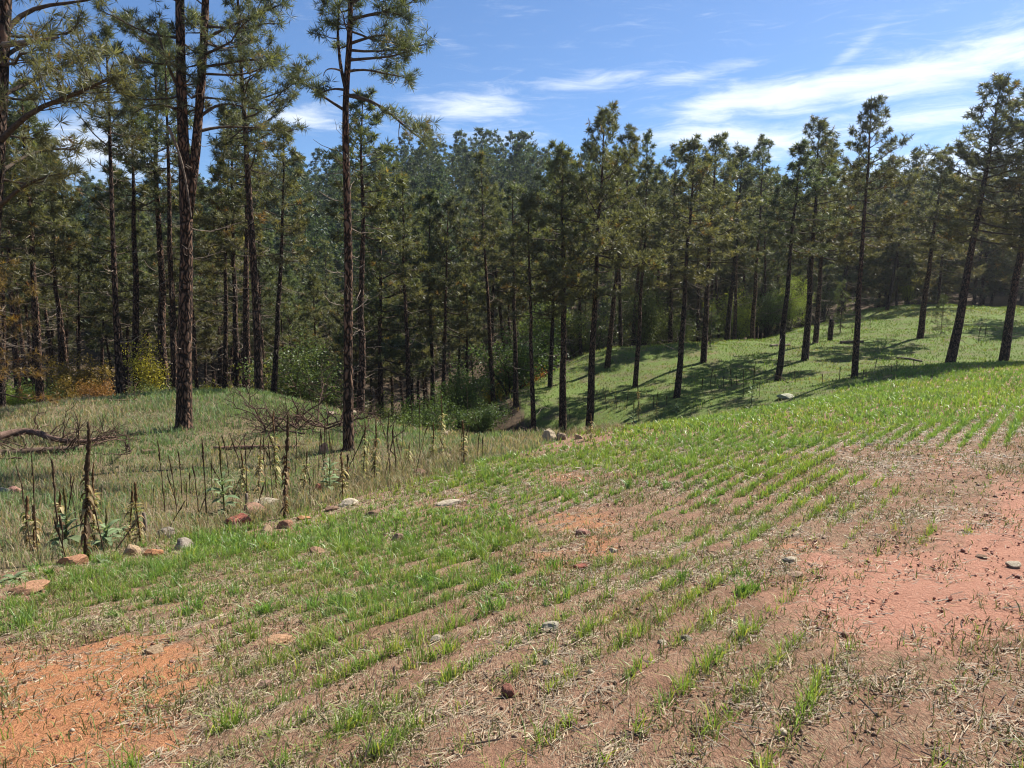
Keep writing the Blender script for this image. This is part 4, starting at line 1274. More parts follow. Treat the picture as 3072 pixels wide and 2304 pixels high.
def mullein(base, top, thick, style, label, rng, group):
    """style: dark (bare seed stalk), dry (pale withered leaves hang on it), green (large live leaves)"""
    base = np.asarray(base); d = np.asarray(top)-base; H = float(np.linalg.norm(d))
    root = obj('mullein', None, loc=base)
    tag(root, label, 'plant', group)
    n = 9
    t = np.linspace(0, 1, n)
    path = d[None, :]*t[:, None]+np.cumsum(rng.normal(0, .011*H, (n, 3)), 0)*t[:, None]
    path[0] = [0, 0, -.03]
    r = thick*.5
    hf = rng.uniform(.45, .7)
    hs = MB()
    st = MB()
    k0 = int(round(hf*(n-1)))
    st.tube(path, np.interp(t, [0, .1, 1], [r*.8, r*.6, r*.35]), 6)
    o1 = obj('stem', st.mesh('stem', True), M['stalk'], root)
    # knobbly seed head
    m = max(8, int((1-hf)*H/.022))
    tt = np.linspace(hf, 1, m)
    pp = np.array([at_frac(path, f)[0] for f in tt])
    prof = np.sin(np.clip((tt-hf)/(1-hf), 0.02, 1)*math.pi*.9+.15)**.5
    rad = r*(.8+.35*rng.uniform(-1, 1, m)*.6)*np.clip(prof, .3, 1)
    hs.tube(pp, rad, 7, rough=.5, rng=rng)
    o2 = obj('seed_head', hs.mesh('seed_head'), M['stalk'], o1)
    cc = {'dark': (.75, .7, .65), 'dry': (1.25, 1.05, .75), 'green': (1.1, 1.35, .7)}[style]
    o1.color = (*cc, 1); o2.color = (cc[0]*.85, cc[1]*.8, cc[2]*.75, 1)
    if style == 'green':
        nl = int(16+H*6)
        for k in range(nl):
            f = k/nl
            p, _ = at_frac(path, .03+f*.52)
            me = BIGLEAF[min(3, int(f*3.4+rng.uniform(0, .9)))]
            l = obj('leaf', me, None, root, p, (rng.uniform(-.2, .2), rng.uniform(-.35, .15)-.5*f, k*2.4+rng.uniform(-.4, .4)))
            s = rng.uniform(.75, 1.15)*(.75+.25*min(H, 1.4)); l.scale = (s, s, s)
            g = rng.uniform(.8, 1.15); l.color = (.19*g, .25*g, .125*g, 1)
    elif style == 'dry':
        lm = MB(); nl = int(H*62)
        for k in range(nl):
            f = .05+.62*rng.uniform(0, 1)
            p, _ = at_frac(path, f)
            V, q = leaf_blade(rng.uniform(.05, .14), rng.uniform(.018, .045), rng.uniform(.1, 1.5), rng, rng.uniform(.2, 1.2))
            g = rng.uniform(.6, 1.2)
            lm.add(rotz(V, rng.uniform(0, 6.28))+p, None, q, (np.array([.44, .38, .19]) if rng.uniform() < .6 else np.array([.28, .20, .10]) if rng.uniform() < .6 else np.array([.22, .27, .09]))*g)
        o3 = obj('withered_leaves', lm.mesh('withered_leaves'), M['mleaf'], root); o3.color = (1, 1, 1, 1)
        o3['kind'] = 'stuff'
    elif thick > .045:
        lm = MB(); nl = int(H*40)
        for k in range(nl):
            f = .03+.6*rng.uniform(0, 1)
            p, _ = at_frac(path, f)
            V, q = leaf_blade(rng.uniform(.05, .10), rng.uniform(.025, .05), rng.uniform(.8, 1.8), rng, rng.uniform(.4, 1.4))
            g = rng.uniform(.5, 1.2)
            lm.add(rotz(V, rng.uniform(0, 6.28))+p, None, q, np.array([.17, .11, .065])*g if rng.uniform() < .8 else np.array([.35, .26, .13])*g)
        o3 = obj('withered_leaves', lm.mesh('withered_leaves'), M['mleaf'], root); o3.color = (1, 1, 1, 1)
        o3['kind'] = 'stuff'
    return root


# (foot u, v, top u, v, thickness m, style, label)
G1 = 'mulleins along the field edge'
MUL = [
    (255, 1685, 259, 1263, .06, 'dark', 'tallest and thickest dark mullein stalk, beside the orange-brown boulder'),
    (181, 1630, 152, 1379, .04, 'dark', 'slanting dark mullein stalk left of the thickest one'),
    (199, 1640, 193, 1455, .035, 'green', 'green leafy mullein left of the thickest dark stalk'),
    (186, 1600, 184, 1462, .035, 'dry', 'brown-topped mullein close behind the green leafy one'),
    (232, 1600, 214, 1415, .022, 'dark', 'thin mullein stalk between the slanting one and the thickest one'),
    (283, 1635, 277, 1382, .035, 'dry', 'tall mullein with yellow leaves just right of the thickest stalk'),
    (300, 1540, 303, 1455, .02, 'dark', 'small thin stalk standing in the knoll grass right of the thickest mullein'),
    (78, 1650, 73, 1492, .055, 'dry', 'stubby dark-headed mullein nearest the left picture edge'),
    (104, 1655, 98, 1505, .05, 'dry', 'second stubby mullein from the left picture edge, with yellow leaves'),
    (318, 1650, 322, 1521, .035, 'green', 'short green mullein with broad leaves beside the tan boulder'),
    (388, 1625, 390, 1462, .04, 'dry', 'brown-headed mullein of a close pair above the orange-topped rock'),
    (424, 1635, 403, 1449, .045, 'dry', 'taller slanting mullein of the close pair above the orange-topped rock'),
    (497, 1545, 471, 1309, .03, 'dark', 'long thin leaning stalk standing alone below the forked pine'),
    (531, 1545, 519, 1362, .028, 'dark', 'thin leaning stalk, second from the lone long one'),
    (546, 1495, 542, 1349, .026, 'dark', 'straight thin stalk, third from the lone long one'),
    (462, 1520, 462, 1435, .015, 'dark', 'very thin stalk left of the lone long leaning one'),
    (560, 1525, 560, 1440, .018, 'dark', 'short thin stalk in brown grass below the forked pine'),
    (571, 1480, 570, 1418, .025, 'dark', 'short dark spike in brown grass, fourth from the lone long stalk'),
    (619, 1545, 608, 1323, .04, 'dark', 'dark thick-headed stalk left of the tall green mullein'),
    (634, 1480, 635, 1375, .025, 'dark', 'shorter dark stalk between the thick-headed one and the tall green one'),
    (673, 1540, 660, 1315, .05, 'green', 'tall green mullein with many drooping leaves'),
    (687, 1430, 675, 1307, .03, 'dark', 'stalk leaning over behind the tall green mullein'),
    (733, 1490, 722, 1345, .035, 'dry', 'mullein thick with cream withered leaves, left of a pair'),
    (741, 1495, 731, 1296, .03, 'dark', 'tall thin dark stalk between two cream-leaved mulleins'),
    (775, 1480, 778, 1310, .035, 'dry', 'mullein thick with cream withered leaves, right of a pair'),
    (799, 1510, 790, 1296, .028, 'dark', 'thin dark stalk left of the thick brown-leaved one'),
    (829, 1470, 826, 1237, .04, 'dry', 'tall hooked dark-headed stalk behind the thick brown-leaved one'),
    (853, 1556, 866, 1256, .07, 'dark', 'thick brown stalk clothed in withered brown leaves in the middle of the row'),
    (886, 1430, 890, 1272, .03, 'dark', 'stalk just right of the thick brown-leaved one'),
    (909, 1480, 915, 1345, .03, 'dry', 'small yellow-leaved mullein right of the thick brown-leaved one'),
    (931, 1503, 927, 1421, .03, 'dark', 'short bare stub beside the small red upright stone'),
    (954, 1445, 952, 1280, .025, 'dark', 'thin tall stalk below the dead branch tangle'),
    (969, 1400, 984, 1223, .028, 'dark', 'tall thin leaning stalk in front of the pinkish block'),
    (972, 1400, 973, 1250, .022, 'dark', 'thin stalk touching the leaning one in front of the pinkish block'),
    (988, 1470, 982, 1302, .035, 'green', 'green-leaved mullein left of the crooked pine trunk'),
    (1000, 1400, 998, 1280, .02, 'dark', 'thin stalk between the pinkish block and the crooked pine trunk'),
    (1028, 1495, 1023, 1356, .04, 'dry', 'withered stalk directly in front of the crooked pine trunk'),
    (1038, 1450, 1046, 1358, .05, 'dark', 'thick broken stalk beside the withered one at the crooked pine trunk'),
    (1058, 1420, 1062, 1348, .025, 'dark', 'short spike right of the crooked pine foot'),
    (1088, 1420, 1102, 1258, .035, 'dry', 'leaning stalk right of the crooked pine, left of the thick cream-leaved one'),
    (1123, 1445, 1123, 1254, .05, 'dry', 'thick cream-leaved mullein right of the crooked pine'),
    (1099, 1435, 1104, 1310, .02, 'dark', 'thin bare stalk leaning on the thick cream-leaved mullein'),
    (1170, 1440, 1172, 1258, .03, 'dark', 'thin stalk with a three-pronged head'),
    (1188, 1422, 1190, 1267, .05, 'dark', 'dark knobbly stalk right of the three-pronged one'),
    (1205, 1365, 1210, 1259, .025, 'dark', 'thin dark stalk behind the knobbly one'),
    (1226, 1392, 1226, 1326, .03, 'dry', 'short cream-leaved mullein right of the knobbly stalk'),
    (1266, 1340, 1266, 1268, .02, 'dark', 'small thin stalk in front of the fallen pale branches'),
    (1298, 1372, 1298, 1273, .035, 'dry', 'cream-leaved mullein below the fallen pale branches'),
    (1326, 1376, 1321, 1171, .03, 'dry', 'tall thin stalk rising against the dark ravine'),
    (1384, 1390, 1384, 1286, .025, 'dark', 'dark stalk left of the broad-leaved pale mullein near the ravine'),
    (1392, 1398, 1393, 1263, .045, 'dry', 'broad-leaved pale mullein near the ravine'),
    (1405, 1340, 1404, 1160, .018, 'dark', 'bleached thin pole standing at the ravine lip'),
    (1432, 1388, 1432, 1300, .028, 'dark', 'dark stub right of the broad-leaved pale mullein'),
    (1449, 1380, 1449, 1312, .028, 'dark', 'second dark stub from the broad-leaved pale mullein'),
    (1772, 1320, 1771, 1236, .04, 'dry', 'yellow-leaved mullein right of the two crest boulders'),
    (1779, 1262, 1785, 1173, .03, 'dark', 'stalk behind the yellow-leaved mullein at the crest'),
    (1916, 1262, 1917, 1129, .04, 'dry', 'stalk rising from a leafy clump on the crest against the shaded slope'),
    (1900, 1268, 1899, 1205, .04, 'green', 'leafy green clump on the crest against the shaded slope'),
    (1970, 1250, 1972, 1200, .03, 'dry', 'small brown-leaved mullein right of the leafy clump on the crest'),
    (2030, 1235, 2028, 1185, .03, 'green', 'small green mullein at the foot of the slanting crest pine'),
    (2252, 1225, 2261, 1085, .045, 'green', 'prominent leafy green mullein with a tall spike on the green crest'),
    (2230, 1190, 2233, 1110, .04, 'dark', 'short spike left of the prominent leafy mullein on the crest'),
    (2278, 1190, 2281, 1118, .035, 'dark', 'short spike right of the prominent leafy mullein on the crest'),
]
rm = np.random.default_rng(41)
for (u, v, ut, vt, th, sty, lab) in MUL:
    g = ground_at(u, v)
    top = P(ut, vt, g[1]+rm.uniform(-.08, .08))
    mullein(g-[0, 0, .02], top, th*rm.uniform(.78, 1.0), sty, lab, rm, G1)
# spikes scattered over the far grass slope, a few pixels wide each
G2 = 'mullein spikes on the far slope'
for (u, v, h) in [(2130, 1165, 60), (2145, 1160, 45), (2105, 1170, 35), (2170, 1165, 40), (2195, 1160, 55), (2210, 1155, 30), (2385, 1150, 36), (2468, 1148, 26), (2518, 1138, 40),
                  (2588, 1138, 30), (2598, 1132, 24), (2624, 1110, 34), (2674, 1118, 30), (2690, 1112, 34), (2741, 1104, 26), (1820, 1230, 50), (1850, 1225, 40), (1880, 1225, 45),
                  (1960, 1225, 40), (1975, 1215, 36), (2000, 1215, 30), (1695, 1265, 60), (1710, 1262, 40), (2935, 1028, 44), (2955, 1010, 36), (2560, 1010, 30), (2610, 985, 26)]:
    g = ground_at(u, v)
    h = h/FPX*g[1]
    mullein(g-[0, 0, .02], g+[rm.normal(0, .04), 0, h], .045, 'dark', 'one of the short dark spikes scattered on the far grass slope', rm, G2)
# thin bare stalks crowded between the named ones
G3 = 'thin stalks crowding the bank'
for k in range(38):
    u = rm.uniform(60, 1460); v = float(np.interp(u, [c[0] for c in CREST_PX], [c[1] for c in CREST_PX]))-rm.uniform(5, 120)
    g = ground_at(u, v)
    mullein(g-[0, 0, .02], g+[rm.normal(0, .17), rm.normal(0, .1), rm.uniform(.3, 1.15)], rm.uniform(.016, .03), 'dark', 'one of the thin bare stalks crowding the grassy bank below the knoll', rm, G3)
# young rosette with broad leaves at the left picture edge, and pale flannel rosettes in the grass
for (u, v, s, lab) in [(40, 1745, .55, 'young broad-leaved rosette at the left picture edge'), (885, 1520, .8, 'grey-green flannel rosette beside the thick brown-leaved stalk'),
                       (180, 1640, 1.0, 'flannel rosette at the foot of the slanting dark stalk'), (365, 1600, .6, 'small flannel rosette left of the close mullein pair'),
                       (300, 1690, .55, 'small flannel rosette between the two boulders')]:
    g = ground_at(u, v)
    root = obj('mullein_rosette', None, loc=g, rot=(0, 0, rm.uniform(0, 6)), scale=(s, s, s))
    tag(root, lab, 'plant', G1)
    for k in range(12):
        l = obj('leaf', BIGLEAF[k % 3], None, root, (0, 0, .02*(k % 4)), (0, rm.uniform(-.5, .2), k*2.4))
        q = rm.uniform(.8, 1.2); l.color = (.20*q, .26*q, .13*q, 1)
# weathered stakes
for (u, v, ut, vt, w, lab) in [(438, 1600, 431, 1538, .05, 'short weathered wooden stake standing in dry grass'), (742, 1530, 739, 1480, .05, 'short weathered stake above the flat brown slab')]:
    g = ground_at(u, v); tp = P(ut, vt, g[1])
    mb = MB(); mb.tube(smooth_path([g-[0, 0, .1], (g+tp)/2, tp], 6), [w*.5, w*.48, w*.47, w*.46, w*.44, w*.4], 6, rough=.1, rng=rm)
    o = obj('wooden_stake', mb.mesh('wooden_stake'), M['dead']); o.color = (.8, .75, .7, 1)
    tag(o, lab, 'stake')

# ------------------------------------------------------------------ fallen wood
def fallen(label, pts, r0, r1, name='fallen_log', colr=(1, 1, 1), nb=0, lift=.0, seed=0, bl=.8, sides=9, up=.3, cat='log'):
    """a log traced over the ground: (u, v) feet, each point set down on the terrain"""
    rng = np.random.default_rng(seed)
    W = [ground_at(u, v)+np.array([0, 0, r0*.7+lift*(dz if dz else 0)]) for (u, v, dz) in pts]
    base = W[0].copy()
    root = obj(name, None, loc=base); tag(root, label, cat)
    path = smooth_path([w-base for w in W], 12)
    mb = MB(); mb.tube(path, np.linspace(r0, r1, 12), sides, rough=.08, rng=rng)
    o = obj('bole', mb.mesh('bole', True), M['dead'], root); o.color = (*colr, 1)
    for k in range(nb):
        p, d = at_frac(path, rng.uniform(.15, .98))
        L = bl*rng.uniform(.4, 1.2)
        dd = unit(unit(d)*rng.uniform(-.2, .9)+rng.normal(0, .6, 3)+np.array([0, 0, up]))
        pp = bez(p, dd, L, .1, rng.uniform(-.2, .1), rng, 6, .07)
        bm_ = MB(); rr_ = .006+.012*L
        bm_.tube(pp, np.linspace(rr_, rr_*.3, 6), 5, cap=False)
        for j in range(5):
            q, qd = at_frac(pp, rng.uniform(.3, 1)); d2 = unit(unit(qd)*.6+rng.normal(0, .5, 3))
            bm_.tube(bez(q, d2, L*rng.uniform(.2, .5), 0, 0, rng, 4, .08), np.linspace(rr_*.5, rr_*.15, 4), 3, cap=False)
        b = obj('branch', bm_.mesh('branch'), M['dead'], o)
        g = rng.uniform(.5, 1.0); b.color = (colr[0]*g, colr[1]*g*.93, colr[2]*g*.88, 1)
    return root


fallen('arched dead log with a tangle of branches on the knoll near the left picture edge', [(-40, 1335, .2), (40, 1322, .5), (100, 1318, .7), (150, 1338, .3), (250, 1345, .2), (330, 1330, .3)], .085, .035,
       colr=(.7, .54, .49), nb=50, lift=.25, seed=61, bl=.6, up=.05)
fallen('second grey log lying under the arched dead log', [(-30, 1375, 0), (80, 1365, 0), (180, 1358, 0), (250, 1352, 0)], .09, .05, colr=(.55, .46, .40), nb=16, seed=62, bl=.8)
fallen('twiggy branch end trailing in the grass left of the forked pine', [(240, 1330, .1), (330, 1318, .2), (410, 1322, 0)], .035, .012, name='fallen_branch', colr=(.75, .6, .5), nb=22, lift=.15, seed=63, bl=.5, up=.05)
fallen('low pile of pale twigs at the foot of the slim pine', [(235, 1210, 0), (300, 1207, 0), (340, 1205, 0), (410, 1203, 0)], .04, .02, name='fallen_branch', colr=(.95, .75, .6), nb=14, seed=64, bl=.5)
fallen('brown log lying in the grass between the forked and crooked pines', [(425, 1362, 0), (470, 1358, 0)], .05, .04, colr=(.8, .62, .52), nb=0, seed=65)
fallen('long thin log half hidden by mullein stalks', [(640, 1352, 0), (720, 1348, 0), (800, 1347, 0), (900, 1345, 0)], .055, .03, colr=(.75, .52, .45), nb=4, seed=66, bl=.5)
fallen('bleached log behind the crooked pine trunk', [(985, 1250, 0), (1050, 1246, 0), (1115, 1236, 0)], .085, .075, colr=(1.5, 1.4, 1.25), nb=1, seed=67, bl=.3)
fallen('pale branchy deadfall at the lip of the ravine', [(1190, 1262, 0), (1250, 1258, .3), (1310, 1268, .4), (1340, 1275, .2)], .05, .025, colr=(1.2, 1.05, .9), nb=20, lift=.3, seed=68, bl=.7)
fallen('split bleached stump root at the field edge near the ravine', [(1335, 1310, 0), (1355, 1296, .3), (1368, 1282, .6)], .075, .05, name='root_stump', colr=(1.5, 1.42, 1.3), nb=5, lift=.3, seed=69, bl=.3, cat='stump')
fallen('thin log lying on the far slope left of the tallest outward-leaning pine', [(2690, 1078, 0), (2730, 1080, 0), (2765, 1088, 0)], .07, .05, colr=(.8, .75, .7), nb=3, seed=70, bl=.6)
fallen('short log across the far slope below the grassy knoll top', [(2520, 1030, 0), (2590, 1028, 0)], .08, .06, colr=(.6, .52, .45), nb=3, seed=71, bl=.6)
fallen('dead stick lying at the foot of the slanting thin pine on the crest', [(2300, 1142, 0), (2345, 1140, 0), (2365, 1150, 0)], .04, .02, name='fallen_branch', colr=(.6, .55, .5), nb=6, seed=72, bl=.6)
fallen('grey log lying along the upper edge of the far slope', [(2310, 1040, 0), (2370, 1038, 0)], .07, .06, colr=(1.2, 1.1, 1.0), nb=4, seed=73, bl=.5)
# short stump on the far slope
g = ground_at(2490, 1024)
mb = MB(); trunk_tube(mb, np.array([[0, 0, 0], [0, 0, .5], [.03, 0, 1.0], [.05, 0, 1.25]]), np.array([.17, .15, .14, .13]), 12, rm)
root = obj('tree_stump', None, loc=g-[0, 0, .05]); tag(root, 'short broken stump on the far grass slope beside the pair of pines', 'stump')
obj('bole', mb.mesh('bole', True), M['bark'], root)
sp = MB()
for k in range(5): sp.tube([[rm.normal(0, .05), rm.normal(0, .05), 1.15], [rm.normal(0, .06), rm.normal(0, .05), 1.3+rm.uniform(0, .25)]], [.04, .006], 4)
obj('splinter', sp.mesh('splinter'), M['dead'], root)


def branch_tangle(label, u, v, w, h, nbig, seed, colr):
    """bare dead boughs standing up out of a heap of twigs"""
    rng = np.random.default_rng(seed)
    g = ground_at(u, v); root = obj('dead_branch_tangle', None, loc=g); tag(root, label, 'branches')
    for k in range(nbig):
        az = rng.uniform(0, 6.28); x0 = np.array([rng.normal(0, w*.22), rng.normal(0, .5), .05])
        upw = rng.uniform(.2, 1.0) if k < nbig*.65 else rng.uniform(-.05, .2)
        d = unit(np.array([math.cos(az), math.sin(az)*.5, upw])); L = rng.uniform(.5, 1.0)*(h/max(upw, .35) if upw > .2 else w*.5)
        L = min(L, w*.6)
        pp = bez(x0, d, L, -.1, rng.uniform(-.15, .35), rng, 8, .06)
        mb = MB(); r = .008+.011*L; mb.tube(pp, np.linspace(r, r*.3, 8), 5, cap=False)
        for j in range(9):
            q, qd = at_frac(pp, rng.uniform(.25, 1)); d2 = unit(unit(qd)*.7+rng.normal(0, .55, 3)+np.array([0, 0, .15])); l2 = L*rng.uniform(.15, .5)
            p2 = bez(q, d2, l2, 0, .1, rng, 5, .08); mb.tube(p2, np.linspace(r*.45, r*.15, 5), 3, cap=False)
            for _ in range(2):
                q3, qd3 = at_frac(p2, rng.uniform(.4, 1)); mb.tube(bez(q3, unit(unit(qd3)+rng.normal(0, .5, 3)), l2*.4, 0, 0, rng, 3, .05), [r*.25, r*.18, r*.1], 3, cap=False)
        b = obj('bough', mb.mesh('bough'), M['dead'], root); q = rng.uniform(.55, 1.0); b.color = (colr[0]*q, colr[1]*q, colr[2]*q, 1)


branch_tangle('big tangle of bare reddish dead branches left of the crooked pine trunk', 935, 1288, 2.6, .85, 24, 81, (.62, .45, .40))
branch_tangle('low heap of dead twigs right of the crooked pine trunk', 1110, 1300, 1.8, .22, 16, 82, (.66, .48, .42))
branch_tangle('low brush heap in front of the tangle of bare branches', 860, 1300, 2.4, .22, 20, 83, (.62, .46, .40))
branch_tangle('brush heap under the arched dead log', 130, 1350, 2.8, .2, 18, 84, (.6, .46, .41))

# ------------------------------------------------------------------ grasses and litter
def blades(name, x, y, h, w, lean, rng, c0, c1, mat, label, cat, seg2=None, clump_dir=None):
    """one grass mesh: every blade is a bent, tapering strip; c0 root colour, c1 tip colour"""
    n = len(x)
    z = height_many(x, y)-.012
    az = rng.uniform(0, 2*math.pi, n)
    la = rng.uniform(0, 2*math.pi, n) if clump_dir is None else clump_dir
    wx, wy = np.cos(az)*w*.5, np.sin(az)*w*.5
    lx, ly = np.cos(la)*lean*h, np.sin(la)*lean*h
    b = np.stack([x, y, z], -1)
    W = np.stack([wx, wy, np.zeros(n)], -1)
    mid = b+np.stack([lx*.32, ly*.32, h*.58], -1)
    tip = b+np.stack([lx, ly, h*(1-.28*np.minimum(lean, 1.4)**2*.7)], -1)
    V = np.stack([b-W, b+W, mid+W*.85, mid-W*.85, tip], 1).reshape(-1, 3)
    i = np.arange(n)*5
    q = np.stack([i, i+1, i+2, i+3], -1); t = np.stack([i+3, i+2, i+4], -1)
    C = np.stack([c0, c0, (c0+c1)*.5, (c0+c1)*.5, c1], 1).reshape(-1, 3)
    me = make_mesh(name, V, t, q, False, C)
    o = obj(name, me, mat); tag(o, label, cat, kind='stuff')
    return o


def field_density(x, y, z):
    u, v = project(x, y, z)
    d = blobs(u, v, [(2700, 1200, 700, 150, 1.0), (3000, 1250, 400, 110, 1.0), (2200, 1300, 420, 90, .95), (1900, 1390, 330, 90, .75), (2250, 1420, 360, 90, .75),
                     (1050, 1640, 420, 120, .85), (700, 1640, 260, 90, .9), (1380, 1620, 260, 120, .75), (1480, 1420, 330, 70, .8), (380, 1760, 300, 100, .85), (100, 1860, 220, 90, .75),
                     (1200, 1800, 520, 150, .62), (900, 1980, 520, 170, .55), (1700, 1480, 300, 100, .5), (2400, 1520, 180, 80, .5), (900, 2200, 460, 140, .58),
                     (1500, 2000, 500, 260, .34), (2000, 1750, 420, 250, .3), (2300, 2150, 420, 200, .22), (3000, 1480, 150, 60, .3)])
    d = np.maximum(d*1.1, np.where(u < 2450, .36, .24))
    bare = np.maximum(blobs(u, v, [(2750, 1780, 380, 160, 1), (2830, 1410, 150, 90, .9), (150, 2160, 420, 130, .75), (2950, 2100, 350, 250, .85), (3000, 1500, 180, 130, .8), (3050, 1400, 150, 80, .6)]), .9*np.maximum(blobs(u, v, ORANGE), blobs(u, v, PINK)))
    return d*(1-.97*np.minimum(bare*1.15, 1)), u, v


def sow_field():
    rng = np.random.default_rng(71)
    ca, sa = math.cos(ROW_AZ), math.sin(ROW_AZ)      # along the row: (sa, ca); across: (ca, -sa)
    X = []; Y = []
    def rows(step, y0, y1, jit):
        kk = np.arange(-170, 130)
        ss = np.arange(-14, 50, step)
        K, S = np.meshgrid(kk, ss)
        a = K*ROW_SP+rng.normal(0, jit, K.shape)+.03*(vnoise(S, K, 3.0, 4)-.5); s = S+rng.uniform(-step, step, S.shape)
        x = (a*ca+s*sa).ravel(); y = (-a*sa+s*ca).ravel()
        ok = (y > y0) & (y <= y1) & (np.abs(x) < .74*y+1.2)
        x, y = x[ok], y[ok]
        fs = field_side(x, y)
        ok = fs > -.1
        return x[ok], y[ok]
    out = []
    for (step, y0, y1, jit, bl, wk) in [(.0085, 1.6, 7.5, .015, 5, .0042), (.015, 7.5, 14, .016, 4, .0085), (.036, 14, 33, .075, 4, .016)]:
        x, y = rows(step, y0, y1, jit)
        z = base_h(x, y)
        d, u, v = field_density(x, y, z)
        al = x*sa+y*ca; ac = np.round((x*ca-y*sa)/ROW_SP)
        pat = fbm(x, y, .9, 73, 3); pat2 = fbm(al, ac*7.3, .7, 79, 3)
        keep = rng.uniform(0, 1, len(x)) < np.clip(d*1.5*sstep(pat*.4+pat2*.6+d*.40, .46, .74), 0, 1)
        for (rx, ry, rw) in ROCKPOS:
            keep &= ~((np.abs(x-rx) < rw*1.15) & (y > ry-rw*1.2-.22) & (y < ry+rw*.6))
        x, y, d = x[keep], y[keep], d[keep]
        clu = sstep(fbm(x, y, .11, 83, 2), .35, .75)
        nb = np.round(rng.uniform(1.2, bl+1, len(x))*(.45+1.25*clu)).astype(int)+1
        hk = np.repeat(.72+.6*clu, nb)
        x = np.repeat(x, nb); y = np.repeat(y, nb); d = np.repeat(d, nb)
        n = len(x)
        x = x+rng.normal(0, .010+.25*wk, n); y = y+rng.normal(0, .010+.25*wk, n)
        h = (.058+.05*d)*rng.uniform(.45, 1.45, n)*(1+.7*(fbm(x, y, .6, 12)-.5))*hk
        w = wk*rng.uniform(.7, 1.3, n)
        lean = np.abs(rng.normal(.55, .45, n))
        g = rng.uniform(.75, 1.3, n)[:, None]
        yel = (rng.uniform(0, 1, n) < .09+.2*(1-d))[:, None]
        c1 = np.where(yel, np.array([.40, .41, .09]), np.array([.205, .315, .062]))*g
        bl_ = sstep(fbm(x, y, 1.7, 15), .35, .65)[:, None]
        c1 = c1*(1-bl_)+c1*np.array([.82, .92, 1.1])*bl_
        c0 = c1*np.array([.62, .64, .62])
        out.append((x, y, h, w, lean, c0, c1))
    A = [np.concatenate([o[k] for o in out]) for k in range(7)]
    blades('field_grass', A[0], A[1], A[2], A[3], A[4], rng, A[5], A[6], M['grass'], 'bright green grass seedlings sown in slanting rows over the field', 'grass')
    return len(A[0])


NB = sow_field()


def bunches():
    """coarser bunches with long arching blades among the seedlings"""
    rng = np.random.default_rng(78)
    X = []; Y = []; H = []; C = []; A = []
    for k in range(80):
        u = rng.uniform(-50, 2300); v = rng.uniform(1420, 1800)
        if k < 40: u = rng.uniform(0, 1500); v = rng.uniform(1620, 1880)
        g = ground_at(u, v)
        if field_side(g[0], g[1]) < .1: continue
        m = int(rng.uniform(25, 60)); r = rng.uniform(.015, .05)
        X.append(g[0]+rng.normal(0, r, m)); Y.append(g[1]+rng.normal(0, r, m)); H.append(rng.uniform(.05, .14, m)*rng.uniform(.7, 1.1))
        c = np.array([.15, .27, .06])*rng.uniform(.8, 1.25)*rng.uniform(.75, 1.25, (m, 1)); C.append(c); A.append(rng.uniform(0, 6.28, m))
    X, Y, H, C, A = [np.concatenate(q) for q in (X, Y, H, C, A)]
    n = len(X)
    blades('grass_bunches', X, Y, H, .004+.0006*Y*rng.uniform(.8, 1.3, n), rng.uniform(.3, 1.1, n), rng, C*.75, C, M['grass'], 'coarse bunches of long green grass among the seedlings', 'grass', clump_dir=A)


bunches()


def weeds_between():
    """thin half-dry wisps between the sown rows"""
    rng = np.random.default_rng(72)
    n = 170000
    y = 1.6+13*rng.uniform(0, 1, n)**1.25; x = rng.uniform(-1, 1, n)*(.74*y+1.0)
    ok = (field_side(x, y) > -.2) & (rng.uniform(0, 1, n) < .25+.75*sstep(fbm(x, y, .7, 91), .42, .6))
    x, y = x[ok], y[ok]
    d, u, v = field_density(x, y, base_h(x, y))
    bare = np.maximum(blobs(u, v, PINK), blobs(u, v, [(2950, 2100, 350, 250, .6)]))
    ok = rng.uniform(0, 1, len(x)) < 1-.9*bare
    x, y = x[ok], y[ok]; n = len(x)
    h = rng.uniform(.025, .085, n); w = .0028+.0008*y*rng.uniform(.6, 1.2, n)
    c = np.where((rng.uniform(0, 1, n) < .55)[:, None], np.array([.20, .24, .07]), np.array([.34, .27, .15]))*rng.uniform(.5, 1.2, n)[:, None]
    blades('wispy_grass', x, y, h, w, np.abs(rng.normal(.8, .5, n)), rng, c*.8, c, M['dry'], 'thin half-dry wisps of grass between the sown rows', 'grass')


weeds_between()


def strips(name, x, y, L, w, rng, colr, mat, label, cat, lift=.004, tilt=.10, az=None):
    n = len(x)
    z = height_many(x, y)
    az = rng.uniform(0, math.pi*2, n) if az is None else az
    d = np.stack([np.cos(az), np.sin(az), rng.normal(0, tilt, n)], -1)
    pr = np.stack([-np.sin(az), np.cos(az), rng.normal(0, .4, n)], -1)
    c = np.stack([x, y, z+lift+np.abs(d[:, 2])*L*.5], -1)
    bow = np.stack([np.zeros(n), np.zeros(n), rng.uniform(0, .05, n)*L], -1)+pr*(rng.normal(0, .05, n)*L)[:, None]
    a = c-d*L[:, None]*.5; b = c+d*L[:, None]*.5; m = c+bow
    W = pr*w[:, None]*.5; U = np.array([0, 0, 1.0])*w[:, None]*.45
    # straw with a ridge along its back
    V = np.stack([a-W, a+W, a+U, b-W, b+W, b+U], 1).reshape(-1, 3)
    i = np.arange(n)*6
    q = np.concatenate([np.stack([i, i+2, i+5, i+3], -1), np.stack([i+2, i+1, i+4, i+5], -1)])
    me = make_mesh(name, V, None, q, False, np.repeat(colr, 6, 0))
    o = obj(name, me, mat); tag(o, label, cat, kind='stuff')


